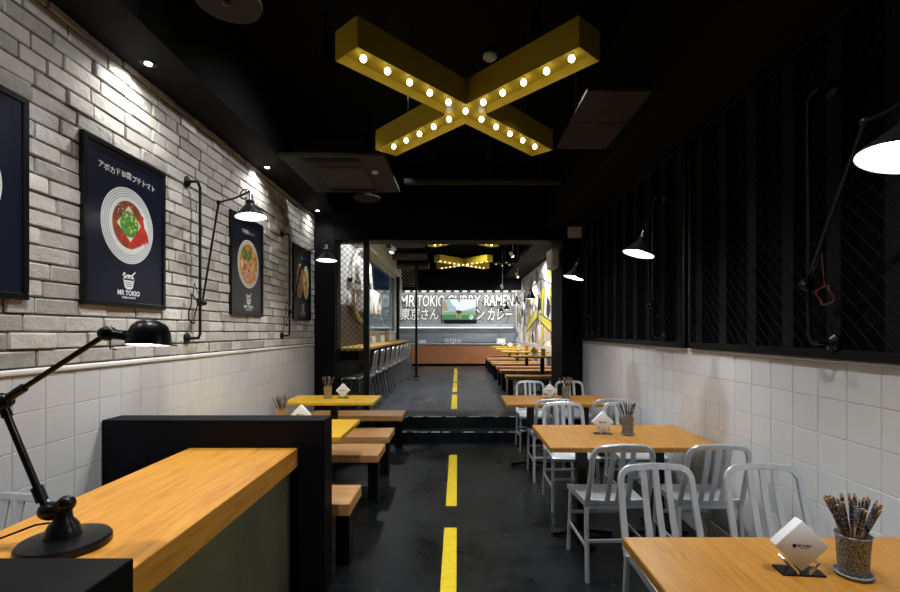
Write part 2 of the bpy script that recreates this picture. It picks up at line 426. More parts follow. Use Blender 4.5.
struct(MB().box(-2.9, 2.4, 7.2, YB+.2, 4.2, 4.35).build('ceiling_back', 'ceiling_black'))
struct(MB().box(-2.9, 2.4, 16.2, 16.32, 2.93, 4.2).build('trim_6', 'ceiling_black'))
struct(MB().box(1.55, XBR, 7.7, 16.2, 3.30, 3.42).build('trim_7', 'soffit_black'))
struct(MB().box(XBL, -1.78, 7.3, 15.1, 3.22, 3.5, .01).build('trim_8', 'pale_cream'))
# kitchen pass-through window
wn = struct(MB().box(XBL-.03, XBL+.03, 10.0, 14.9, 1.47, 1.53, .005).box(XBL-.03, XBL+.03, 10.0, 14.9, 3.14, 3.2, .005)
            .box(XBL-.03, XBL+.03, 10.0, 10.07, 1.5, 3.2).box(XBL-.03, XBL+.03, 14.78, 14.9, 1.5, 3.2, .005).box(XBL-.02, XBL+.02, 13.7, 13.75, 1.5, 3.2).build('window_1', 'pale_cream'))
MB().box(XBL-.005, XBL+.005, 10.05, 14.8, 1.53, 3.14).build('glass', 'glass_pane', wn)
k = struct(MB().box(-3.6, -3.5, 9.9, 17, 1.2, 3.6).build('wall_kitchen_reflection', 'mural_grey'))  # added recess wall; its colour zones stand in for the pane's reflection
MB().box(-3.505, -3.48, 9.9, 17, 2.75, 3.6).build('reflected_blue', 'window_blue', k)
MB().box(-3.505, -3.47, 9.9, 17, 2.55, 2.75).build('reflected_dark_band', 'ink', k)
ke = struct(MB().box(-3.6, -2.2, 15.3, 15.4, 1.2, 3.6).build('wall_kitchen_end_reflection', 'mural_grey'))  # end wall painted with the back mural's reflection in the window
MB().box(-3.6, -2.16, 15.27, 15.3, 3.0, 3.6).build('reflected_blue', 'window_blue', ke)
MB().box(-3.6, -2.16, 15.25, 15.3, 2.86, 3.0).box(-3.6, -2.16, 15.26, 15.3, 1.2, 1.6).build('reflected_dark_band', 'steel_dark', ke)
MB().box(-3.6, -2.16, 15.24, 15.3, 2.83, 2.855).build('reflected_white_strip', 'mural_white', ke)
struct(MB().box(-3.6, -2.2, 9.8, 15.4, 1.1, 1.2).build('trim_9', 'steel'))
struct(MB().box(-3.6, -2.15, 9.8, 15.4, 3.6, 3.7).build('ceiling_kitchen', 'window_blue'))
spot_light('kitchen_light', (-2.7, 11, 3.5), (-3.2, 11.6, 1.9), 45, 150, 1, .15, (.75, .88, 1))
spot_light('kitchen_light', (-2.7, 13.6, 3.5), (-3.2, 13.9, 1.9), 45, 150, 1, .15, (.75, .88, 1))

# back mural : checker band, outlined lettering
MB().box(-2.68, 2.19, YB-.012, YB+.01, 2.985, 3.075).build('black_band', 'mural_black', wb)
q = MB(); x = -2.6
while x < 2.2:
    q.box(x, x+.17, YB-.02, YB+.01, 3.0, 3.06); x += .31
q.build('checker_band', 'mural_white', wb)
def outlined(body, x0, x1, z0, z1, parent=None, yb=None, shear=.1):
    yb = YB if yb is None else yb
    t = MB(); text(t, body, .6, Matrix.Identity(4), 0, .0, shear, 'LEFT'); xs = [v.co.x for v in t.bm.verts]; ys = [v.co.y for v in t.bm.verts]; t.bm.free()
    S = T(x0, 0, z0) @ Matrix.Diagonal(((x1-x0)/(max(xs)-min(xs)), 1, (z1-z0)/(max(ys)-min(ys)), 1)) @ T(-min(xs), 0, -min(ys))
    a = MB()
    text(a, body, .6, T(0, yb-.004, 0) @ S @ WB, .001, .042, shear, 'LEFT')
    a.m = 1; text(a, body, .6, T(0, yb-.010, 0) @ S @ WB, .001, .012, shear, 'LEFT')
    return a.build('mural_and_reflected_text', ['mural_black', 'mural_white'], parent or wb, smooth=False)
outlined('MR', -2.18, -1.62, 2.46, 2.88)
outlined('TOKIO', -1.52, -.48, 2.46, 2.88)
outlined('CURRY', -.38, .88, 2.46, 2.88)
outlined('RAMEN', 1.02, 2.12, 2.48, 2.90)
outlined('東京さん', -2.15, -.72, 1.95, 2.40)
outlined('ラーメン', -.55, 1.02, 1.95, 2.38)
outlined('カレー', 1.14, 2.08, 1.95, 2.38)
outlined('さん', -2.95, -2.25, 1.68, 2.15, ke, 15.3)  # painted reflection of the back mural's lettering
outlined('TOKIO', -3.3, -2.22, 2.28, 2.72, ke, 15.3)  # reflected mural lettering too, painted on the recess end wall
# fine black hatch behind letters
q = MB()
for i in range(170):
    x = rnd.uniform(-2.5, 2.15); z = rnd.uniform(1.92, 2.95); a = rnd.choice((.3, 1.2, 2.0, 2.8)); l = rnd.uniform(.08, .3)
    q.box(-l/2, l/2, -.001, .001, -.009, .009, 0, T(x, YB-.0015, z) @ Matrix.Rotation(a, 4, 'Y'))
q.build('mural_lines', 'mural_black', wb, smooth=False)
MB().box(-2.7, 2.18, YB-.05, YB, 1.10, 1.68).build('steel_backsplash', 'steel', wb)

# right mural on the back room's wall
mur = bpy.data.objects['wall_back_right']
q = MB(); rr = random.Random(21)
q.box(XBR-.006, XBR+.01, 7.8, 17.9, 1.15, 3.27)
for i in range(90):
    y = rr.uniform(8, 17.5); z = rr.uniform(1.25, 3.1); s = rr.uniform(.15, .45)
    q.m = rr.choice((1, 1, 2, 3, 4, 0, 0, 5))
    pl = [(-(y+rr.uniform(-.25, .25)*s*3), z+rr.uniform(-1, -.4)*s), (-(y+s), z+rr.uniform(-.6, .2)*s), (-(y+s*rr.uniform(.2, .9)), z+s*rr.uniform(.6, 1.1)), (-(y-s*.7), z+s*rr.uniform(.3, .9)), (-(y-s), z-rr.uniform(0, .5)*s)]
    pl = [(-a, min(3.25, max(1.17, b_))) for a, b_ in pl]
    q.poly([(-a, b_) for a, b_ in pl], T(XBR-.007-.00012*i, 0, 0) @ WR)
for i in range(190):
    q.m = 5; y = rr.uniform(8, 17.5); z = rr.uniform(1.35, 3.05); a = rr.choice((.5, 1.1, 1.57, 1.57, 2.2, 2.7))+rr.uniform(-.2, .2); l = rr.uniform(.15, .38)
    q.box(-.001, .001, -l/2, l/2, -.011, .011, 0, T(XBR-.017, y, z) @ Matrix.Rotation(a, 4, 'X'))
for i in range(7):
    q.m = 2 if i % 2 else 1; y = 8.6+i*1.15; q.box(XBR-.02, XBR-.012, y, y+.2, 1.2, 2.4+.25*math.sin(i*3))
    q.m = 5; q.box(XBR-.021, XBR-.019, y-.02, y, 1.2, 2.4+.25*math.sin(i*3)); q.box(XBR-.021, XBR-.019, y+.2, y+.22, 1.2, 2.4+.25*math.sin(i*3))
for y0, z0, y1, z1 in ((8.6, 1.7, 10.2, 2.2), (10.6, 1.4, 12.6, 1.8), (13, 1.9, 15, 1.5)):
    q.m = 2; q.poly([(-y0, z0), (-y1, z1), (-y1, z1+.2), (-y0, z0+.28)], T(XBR-.0225, 0, 0) @ WR)
    q.m = 5; q.sweep([(XBR-.023, y0, z0), (XBR-.023, y1, z1)], (1, 0, 0), .002, .03); q.sweep([(XBR-.023, y0, z0+.28), (XBR-.023, y1, z1+.2)], (1, 0, 0), .002, .03)
q.build('painted_mural', ['mural_white', 'mural_grey', 'mural_yellow', 'mural_pale', 'mural_pink', 'mural_black'], mur, smooth=False)

# ------------------------------------------------------------------ lights with fixtures in the ceiling
def downlight(x, y, z, label, target, power, ang, group, col=(1, .985, .96)):
    r = root('recessed_downlight', label, 'ceiling light', (x, y, z), 0, group)
    MB().lathe([(.048, .0), (.048, -.006), (.034, -.006), (.030, .012), (.030, .0)], T(x, y, z)).build('trim_ring', 'black_metal', r)
    MB().sphere((x, y, z-.004), .022, 12, (1, 1, .4)).build('bulb', 'spot_glow', r)
    spot_light('downlight_beam', (x, y, z-.02), target, power, ang, .9, .02, col, r)
dl = 'downlights in the soffit above the brick wall'
downlight(-1.94, 2.98, 3.21, 'glaring recessed downlight above the avocado bowl poster, nearest of its row', (-2.00, 2.95, 1.2), 34, 150, dl)
downlight(-1.95, 4.87, 3.21, 'recessed downlight in the left soffit, middle one of its row', (-2.00, 4.85, 1.2), 34, 150, dl)
downlight(-1.95, 6.62, 3.21, 'recessed downlight in the left soffit, farthest one of its row', (-2.00, 6.6, 1.2), 16, 150, dl)
downlight(-1.95, 1.15, 3.21, 'recessed downlight in the left soffit, just outside the photo', (-2.00, 1.15, 1.2), 26, 150, dl)
def can_spot(x, y, z, target, power, ang, label, group, zc=3.95, mat_='black_metal', col=(.97, .985, 1), rad=.05):
    r = root('ceiling_spotlight', label, 'spotlight', (x, y, z), 0, group)
    d = (Vector(target)-V(x, y, z)).to_track_quat('-Z', 'Y').to_matrix().to_4x4()
    MB().lathe([(.0, .13), (.042, .13), (.045, .12), (.045, 0), (.038, 0), (.036, .03), (0, .03)], T(x, y, z) @ d).build('can', mat_, r)
    MB().tube([(x, y, z+.12), (x, y, zc)], .008, 8).build('stem', mat_, r)
    if mat_ == 'white_enamel': MB().sphere(V(x, y, z)+d.to_3x3() @ V(0, 0, .012), .03, 12).build('bulb', 'spot_glow', r)
    p = V(x, y, z)+d.to_3x3() @ V(0, 0, -.03)
    spot_light('spotlight_beam', p, target, power, ang, .8, rad, col, r)
    return r
g = 'black spotlights hidden in the dark ceiling'
can_spot(.5, 1.6, 3.5, (1.15, 1.6, .7), 95, 84, 'black can spotlight above the nearest oak table', g)
can_spot(.55, 3.2, 3.5, (1.15, 3.4, .7), 105, 84, 'black can spotlight above the middle oak table', g)
can_spot(.5, 5.1, 3.5, (1.05, 5.3, .7), 105, 84, 'black can spotlight above the far oak table', g)
can_spot(-.95, 1.6, 3.6, (-1.35, 2.1, .8), 130, 95, 'black can spotlight above the host counter', g)
can_spot(-1.0, 3.6, 3.6, (-1.35, 3.8, .7), 90, 95, 'black can spotlight above the near yellow table', g)
can_spot(-1.0, 5.3, 3.6, (-1.3, 5.5, .7), 90, 95, 'black can spotlight above the far yellow table', g)
for y_, nm in ((1.9, 'first'), (3.7, 'second'), (5.5, 'third')):  # unseen lamps added to brighten the brick wall
    can_spot(-.35, y_, 3.55, (-2.08, y_+.2, 2.0), (48, 70, 70)[int(y_ > 3)+int(y_ > 5)], 95, 'added black can spotlight brightening the brick wall, '+nm+' from the camera', g)
g = 'spotlights in the back room'
can_spot(-1.36, 9.8, 3.15, (-1.9, 9.4, 1.9), 120, 120, 'small glaring spotlight over the bar counter', g, 4.2, 'white_enamel')
can_spot(1.35, 11.6, 3.35, (2.2, 11.8, 2.0), 170, 125, 'white spotlight beside the right mural, nearest of its row', g, 4.2, 'white_enamel')
can_spot(1.45, 15.3, 2.92, (2.0, 16.6, 2.0), 110, 120, 'white spotlight beside the right mural, farthest of its row', g, 4.2, 'white_enamel')
can_spot(1.7, 13.4, 3.05, (2.2, 13.6, 2.0), 80, 120, 'white spotlight beside the right mural, middle of its row', g, 4.2, 'white_enamel')
g = 'black spotlights high over the back room'
for x_, nm in ((-1.9, 'leftmost'), (-.6, 'second from the left'), (.7, 'third from the left'), (1.8, 'rightmost')):
    can_spot(x_, 16.95, 3.45, (x_, 18, 2.15), 75, 125, 'black can spotlight behind the header over the service counter, '+nm, g, 4.2)
can_spot(.2, 8.6, 3.9, (.9, 9.2, .8), 240, 115, 'black can spotlight over the nearest yellow bench table', g, 4.2)
can_spot(.2, 11.2, 3.9, (.6, 11.8, .8), 220, 115, 'black can spotlight over the middle bench tables', g, 4.2)
can_spot(-.3, 13.2, 3.9, (.2, 15, .6), 240, 115, 'black can spotlight over the far end of the aisle', g, 4.2)
can_spot(-.9, 8.2, 3.9, (-1.7, 8.9, 1.8), 170, 110, 'black can spotlight aimed at the white wall sign', g, 4.2)

# ------------------------------------------------------------------ X-shaped marquee lights
def x_light(cx, cy, zb, label, sc=1.0, small=False, ztop=3.95):
    r = root('marquee_light', label, 'X sign light', (cx, cy, zb), 0, 'yellow X-shaped marquee lights')
    hl, hw, h, t = .975*sc, .102*sc, .165*sc, .006
    ang = math.atan2(.955, .8785)
    q = MB(); lin = MB()
    for k, a in enumerate((ang, PI-ang)):
        R = T(cx, cy, zb) @ Matrix.Rotation(a, 4, 'Z')
        cut = hw*1.02/math.sin(2*(ang)) if True else 0
        top = h-.0007*k
        q.box(-hl, hl, -hw, hw, top-t, top, 0, R)
        for s_ in (-1, 1): q.box(s_*hl-(t if s_ > 0 else 0), s_*hl+(0 if s_ > 0 else t), -hw, hw, 0, top-t, 0, R)
        for s_ in (-1, 1):
            y0, y1 = (hw-t, hw) if s_ > 0 else (-hw, -hw+t)
            q.box(-hl+t, -hw*1.05, y0, y1, 0, top-t, 0, R); q.box(hw*1.05, hl-t, y0, y1, 0, top-t, 0, R)
        q.box(-hl+t, hl-t, -hw+t, hw-t, .055*sc+.0007*k, .062*sc+.0007*k, 0, R)
    q.build('channel_body', 'mustard', r, smooth=False)
    done = False
    for k, a in enumerate((ang, PI-ang)):
        for i in range(-5, 6):
            if i == 0 and k == 1: continue
            d = i*.172*sc
            x, y = cx+d*math.cos(a), cy+d*math.sin(a)
            b_ = MB().sphere((x, y, zb+.022), .0195*sc, 12).build('bulb', 'bulb_small' if small else 'bulb_warm', r)
            MB().tube([(x, y, zb+.04), (x, y, zb+.056*sc)], .012, 10).build('socket', 'chrome', b_)
    for sx_, sy_ in ((-.45, -.5), (.45, .5), (-.45, .5), (.45, -.5)):
        MB().tube([(cx+sx_, cy+sy_, zb+h), (cx+sx_, cy+sy_, ztop)], .0025, 6).build('suspension_wire', 'duct_grey', r)
    return r
x_light(.056, 3.29, 3.03, 'large yellow X-shaped bulb light hanging over the front dining aisle')
x_light(.12, 9.1, 3.27, 'yellow X-shaped bulb light half hidden behind the dark header', 1.0, True, 4.2)
x_light(.15, 12.6, 3.27, 'yellow X-shaped bulb light at the far end of the back room', 1.0, True, 4.2)

# ------------------------------------------------------------------ ceiling equipment
r = root('air_conditioner', 'grey ceiling air conditioner cassette beside the left soffit', 'air conditioner', (-1.2, 5.1, 3.2))
MB().box(-1.70, -.69, 4.5, 5.7, 3.19, 3.225, .008).box(-1.5, -.9, 4.8, 5.5, 3.225, 3.45).tube([(-1.4, 5.1, 3.4), (-1.4, 5.1, 3.95)], .008, 6).tube([(-1.0, 5.1, 3.4), (-1.0, 5.1, 3.95)], .008, 6).build('housing', 'grille_grey', r)
q = MB()
for i in range(16): q.box(-1.45, -.95, 4.82+i*.036, 4.838+i*.036, 3.178, 3.19, .002)
q.build('intake_grille', 'duct_grey', r)
q = MB(); q.box(-1.5, -.95, 4.56, 4.66, 3.186, 3.191).box(-1.5, -.95, 5.54, 5.62, 3.186, 3.191); q.build('air_outlet', 'black_matte', r)
MB().lathe([(0, 0), (.03, 0), (.035, .02), (0, .02)], T(-.86, 4.95, 3.172)).build('indicator', 'grey_plastic', r)
r = root('ceiling_speaker', 'round dark speaker disc hanging from the ceiling at the top left', 'speaker', (-1.03, 2.15, 3.1))
MB().lathe([(0, 0), (.15, 0), (.155, .012), (.15, .03), (.06, .05), (0, .05)], T(-1.10, 2.28, 3.1)).build('disc', 'grille_grey', r)
MB().tube([(-1.10, 2.28, 3.14), (-1.10, 2.28, 3.95)], .012, 8).build('stem', 'grille_grey', r)
MB().sphere((-1.10, 2.26, 3.095), .02, 10).build('centre_cap', 'duct_grey', r)
r = root('ceiling_diffuser', 'round grey air diffuser behind the air conditioner', 'air vent', (-1.14, 6.0, 3.2))
MB().lathe([(0, 0), (.08, 0), (.16, .03), (.17, .05), (.1, .07), (0, .07)], T(-1.14, 6.0, 3.17)).build('cone', 'grille_grey', r)
MB().tube([(-1.14, 6.0, 3.22), (-1.14, 6.0, 3.95)], .05, 12).build('stem', 'black_matte', r)
r = root('smoke_detector', 'small pale smoke detector on a drop rod behind the large X light', 'smoke detector', (.25, 3.95, 3.75))
MB().lathe([(0, 0), (.04, .0), (.06, .02), (.06, .04), (0, .04)], T(.28, 4.1, 3.87)).build('detector_body', 'plate_grey', r)
MB().tube([(.28, 4.1, 3.90), (.28, 4.1, 3.95)], .012, 8).build('rod', 'duct_grey', r)
for j, (y, z, lab) in enumerate(((5.85, 3.37, 'long horizontal service pipe crossing the ceiling in front of the header'), (6.3, 3.55, 'second service pipe crossing higher behind the first one'))):
    r = root('ceiling_pipe', lab, 'pipe', (.4, y, z), 0, 'pipes under the front ceiling')
    MB().tube([(-.65 if j == 0 else -1.6, y, z), (1.28, y, z)], .045 if j == 0 else .03, 12).build('pipe', 'grille_grey' if j == 0 else 'soffit_black', r)
    for x in (-.4, .4, 1.1): MB().tube([(x, y, z+.03), (x, y, 3.95)], .006, 6).build('hanger', 'grille_grey', r)
r = tag(MB().box(.86, 1.297, 3.15, 3.62, 3.12, 3.14).box(.86, 1.297, 3.63, 4.15, 3.12, 3.14).box(.9, .92, 3.6, 3.65, 3.13, 3.95).build('ceiling_panel', 'panel_brown'), 'brownish grey panel bolted under the dark ceiling at the right', 'ceiling panel')
r = tag(MB().box(1.60, 1.80, YE-.02, YE-.002, 2.88, 3.13, .004).box(1.615, 1.785, YE-.024, YE-.018, 2.9, 3.11, .002).build('access_plate', 'plate_grey'), 'small grey square plate high on the right black pillar', 'access plate')
# wall speaker on the pillar
r = root('wall_speaker', 'white wall speaker on the inner side of the right black pillar', 'speaker', (1.48, 7.25, 2.7))
q = MB(); q.box(1.38, 1.515, 7.02, 7.4, 2.47, 2.76, .03, None, 3); q.build('cabinet', 'grey_plastic', r)
MB().box(1.40, 1.50, 7.008, 7.03, 2.5, 2.73, .008).build('grille', 'plate_grey', r)
# back room ceiling clutter
r = root('ceiling_duct', 'pale grey duct and cassette under the back room ceiling at the left', 'duct', (-1.2, 10, 3.6))
MB().box(-1.7, -.55, 8.6, 10.6, 3.62, 3.95, .02).build('duct_body', 'duct_grey', r)
MB().box(-1.4, -.85, 8.9, 10.3, 3.60, 3.625, .01).build('grille', 'soffit_black', r)
for j, (y, rr_) in enumerate(((11.4, .10), (12.4, .12), (13.4, .10))):
    tag(MB().tube([(-1.7, y, 3.62-.12*j), (-.8, y, 3.62-.12*j)], rr_, 16).tube([(-1.5, y, 3.62-.12*j), (-1.5, y, 4.2)], .012, 6).build('round_duct', 'duct_grey'), ('nearest', 'middle', 'farthest')[j]+' of the three round metal ducts over the bar', 'duct', 'round ducts over the bar')
r = root('ceiling_fan_coil', 'cluster of chrome sprinkler fittings beside the far X light', 'sprinkler', (1.05, 12.4, 3.3))
for i in range(6): MB().sphere((1.0+.09*i, 12.4+.1*(i % 3), 3.28+.05*(i % 2)), .035, 10).build('fitting', 'chrome', r)
MB().tube([(.95, 12.45, 3.3), (1.55, 12.45, 3.3)], .02, 8).tube([(1.25, 12.45, 3.3), (1.25, 12.45, 4.2)], .015, 8).build('pipe', 'duct_grey', r)

# ------------------------------------------------------------------ left portal: post, chain link, sign
r = root('mesh_screen', 'black framed chain-link screen beside the left portal column', 'wire panel', (-1.6, 7.0, H2))
yy = 7.02
MB().box(-1.385, -1.30, yy-.04, yy+.04, H2, 2.85, .004).build('post', 'black_metal', r)
MB().box(-1.78, -1.41, yy-.02, yy+.02, 1.06, 1.09).box(-1.78, -1.385, yy-.02, yy+.02, H2, H2+.04).box(-1.78, -1.77, yy-.01, yy+.01, H2, 2.85).box(-1.78, -1.385, yy-.01, yy+.01, 2.835, 2.85).build('frame', 'black_metal', r)
link_panel(MB(), (-1.775, yy, H2+.04), (1, 0, 0), (0, 0, 1), .39, 2.50, .085, .0028).build('wire_mesh', 'black_metal', r)
tag(MB().box(-1.13, -1.07, 12.67, 12.73, H2+.02, 4.2).box(-1.20, -1.0, 12.6, 12.8, H2, H2+.02, .004).build('steel_post', 'black_metal'), 'slim black steel post standing at the end of the bar stools', 'post')
r = root('wall_sign', 'white ring-shaped restaurant sign with raised letters behind the mesh screen', 'sign', (XBL, 9.3, 2.35))
MB().tube([(XBL+.09, 9.35+.95*math.cos(a), 2.42+.70*math.sin(a)) for a in [2*PI*i/40 for i in range(40)]], .033, 12, True).build('ring', 'pale_cream', r)
q = MB(); text(q, 'TOKIO', .62, T(XBL+.20, 9.5, 2.10) @ WL, .06, .02, 0, 'CENTER', 1.2); q.build('lettering', 'mural_white', r, smooth=False)
q = MB(); text(q, 'MR', .52, T(XBL+.14, 9.35, 2.68) @ WL, .05, .02, 0, 'CENTER', 1.0); q.build('lettering', 'mural_white', r, smooth=False)
MB().box(XBL+.02, XBL+.10, 8.35, 10.4, 2.40, 2.47, .01).build('dark_bar', 'black_metal', r)
tag(MB().box(XBL+.14, XBL+.20, 14.9, 14.98, 1.95, 3.2, .01).build('hanging_strip', 'grey_plastic'), 'narrow pale strip hanging at the far end of the serving window', 'strip')
tag(MB().box(XBL+.02, XBL+.12, 14.93, 15.03, H2, 3.3).build('steel_post', 'black_metal'), 'black post at the far end of the serving window', 'post')
r = root('wire_screen', 'small lit chain-link screen above the left end of the lettered wall', 'wire panel', (-1.9, 16.1, 3.1))
link_panel(MB(), (-2.3, 16.18, 3.03), (1, 0, 0), (0, 0, 1), .95, .75, .13, .006).build('wire_mesh', 'grey_plastic', r)
MB().box(-2.32, -1.33, 16.165, 16.199, 3.05, 3.08).box(-2.32, -1.33, 16.165, 16.199, 3.83, 3.86).box(-2.32, -2.3, 16.165, 16.199, 3.05, 3.86).build('frame', 'black_metal', r)

# ------------------------------------------------------------------ bar counter, back counter, TV
r = root('bar_counter', 'long yellow wooden bar counter on a dark apron under the serving window', 'bar counter', (-1.7, 10.6, H2))
MB().box(XBL+.02, -1.42, 7.25, 14.0, 1.225, 1.27, .006).build('worktop', 'bar_wood', r)
MB().box(XBL+.02, -1.52, 7.3, 13.95, 1.06, 1.225, .004).build('apron', 'black_matte', r)
for y in (7.45, 9.6, 11.8, 13.8): MB().box(-1.90, -1.84, y-.03, y+.03, H2, 1.06).build('leg', 'black_metal', r)
r = root('service_counter', 'wood-fronted service counter across the far end of the room', 'counter', (.3, 17, H2))
MB().box(-1.62, XBR-.005, 16.72, 17.3, H2+.08, 1.05, .004).build('front_panel', 'counter_wood', r)
MB().box(-1.60, XBR-.01, 16.78, 17.28, H2, H2+.08).build('plinth', 'black_matte', r)
MB().box(-1.66, XBR-.005, 16.68, 17.35, 1.05, 1.09, .004).build('worktop', 'steel', r)
r = root('range_hood', 'long lit steel shelf under the lettered wall', 'shelf', (0, 17.8, 1.75))
MB().box(-2.35, 2.1, 17.62, 17.945, 1.69, 1.79, .01).build('shelf', 'steel', r)
MB().box(-2.2, 2.05, 17.60, 17.63, 1.635, 1.68, .005).build('light_bar', 'bar_glow', r)
r = root('television', 'flat television showing a football player on a green pitch', 'television', (.06, YB, 2.2))
x0, x1, z0, z1 = -.62, .72, 1.93, 2.75; ty = YB-.16
MB().box(x0, x1, ty, ty+.06, z0, z1, .006).build('casing', 'black_metal', r)
MB().box(-.1, .2, ty+.05, YB-.01, 2.2, 2.5).build('wall_bracket', 'black_metal', r)
MB().box(x0+.12, x1, ty+.01, ty+.1, z0-.12, z0-.005, .01).build('sound_bar', 'black_metal', r)
q = MB(); WT = T(0, ty-.004, 0) @ WB
def tv(mi, pts, dz): q.m = mi; q.poly(pts, T(0, -.0006*dz, 0) @ WT)
a, b_, c, d = x0+.025, x1-.025, z0+.025, z1-.025
tv(0, [(a, c), (b_, c), (b_, d), (a, d)], 0)
tv(1, [(a+.3, d), (b_, d), (b_, d-.3), (a+.7, d-.45), (a+.4, d-.2)], 1)
tv(5, [(a, d), (a+.16, d-.12), (a+.25, d-.42), (a, d-.45)], 2)
tv(3, [(a, c+.28), (b_, c+.34), (b_, c), (a, c)], 3)
tv(2, [(a, c+.18), (a+.5, c+.2), (b_, c+.16), (b_, c), (a, c)], 4)
tv(1, ell(.05, 2.46, .12, .17), 5); tv(1, ell(-.12, 2.58, .11, .03, 20, .9), 6); tv(1, ell(.2, 2.55, .13, .03, 20, -.9), 6)
tv(5, ell(.06, 2.68, .045, .055), 7); tv(4, ell(.05, 2.24, .12, .07), 7); tv(5, ell(-.02, 2.12, .035, .12, 20, .25), 8); tv(5, ell(.12, 2.10, .035, .12, 20, -.3), 8)
tv(1, ell(.52, 2.04, .075, .075), 8); tv(4, ell(.5, 2.05, .03, .03, 8), 9); tv(4, ell(.56, 2.01, .02, .02, 8), 9)
q.build('screen', ['tv_sky', 'tv_white', 'tv_green', 'tv_pale', 'tv_dark', 'tv_warm'], r, smooth=False)

# small things on the far counter and the bar
def cup_prof(r0, r1, h, t=.003): return [(0, 0), (r0, 0), (r1, h), (r1-t, h), (r0-t, t), (0, t)]
for i in range(7):
    x = -.42+.085*i
    tag(MB().lathe(cup_prof(.03, .036, .16), T(x, 17.0, 1.09), 14).build('glass_cup', 'glass_cup'), ('leftmost', 'second', 'third', 'middle', 'fifth', 'sixth', 'rightmost')[i]+' of seven clear glasses on the far service counter below the television', 'glass', 'glasses on the service counter')
for i, (x, s, mm, lab) in enumerate(((-1.25, .26, 'grey_plastic', 'grey crate of tableware at the left end of the far service counter'), (-.95, .2, 'steel', 'small steel container beside the grey crate on the far service counter'), (1.55, .3, 'paper_white', 'white box on the right end of the far service counter'))):
    r = root('counter_box', lab, 'box', (x, 16.95, 1.09))
    MB().box(x-s/2, x+s/2, 16.85, 17.08, 1.09, 1.09+.10+.03*i, .008).build('body', mm, r)
    MB().box(x-s/2-.01, x+s/2+.01, 16.84, 17.09, 1.19+.03*i, 1.205+.03*i, .004).build('rim', mm, r)
for i, (y, mm, lab) in enumerate(((9.7, 'glass_cup', 'clear glass standing on the yellow bar, nearer of two'), (11.6, 'cup_tan', 'brown jar on the yellow bar by the serving window'), (10.9, 'glass_cup', 'clear glass standing on the yellow bar, farther of two'))):
    tag(MB().lathe(cup_prof(.045, .055, .16+.08*(i == 1)), T(-1.72, y, 1.27), 18).build('tumbler', mm), lab, 'cup')

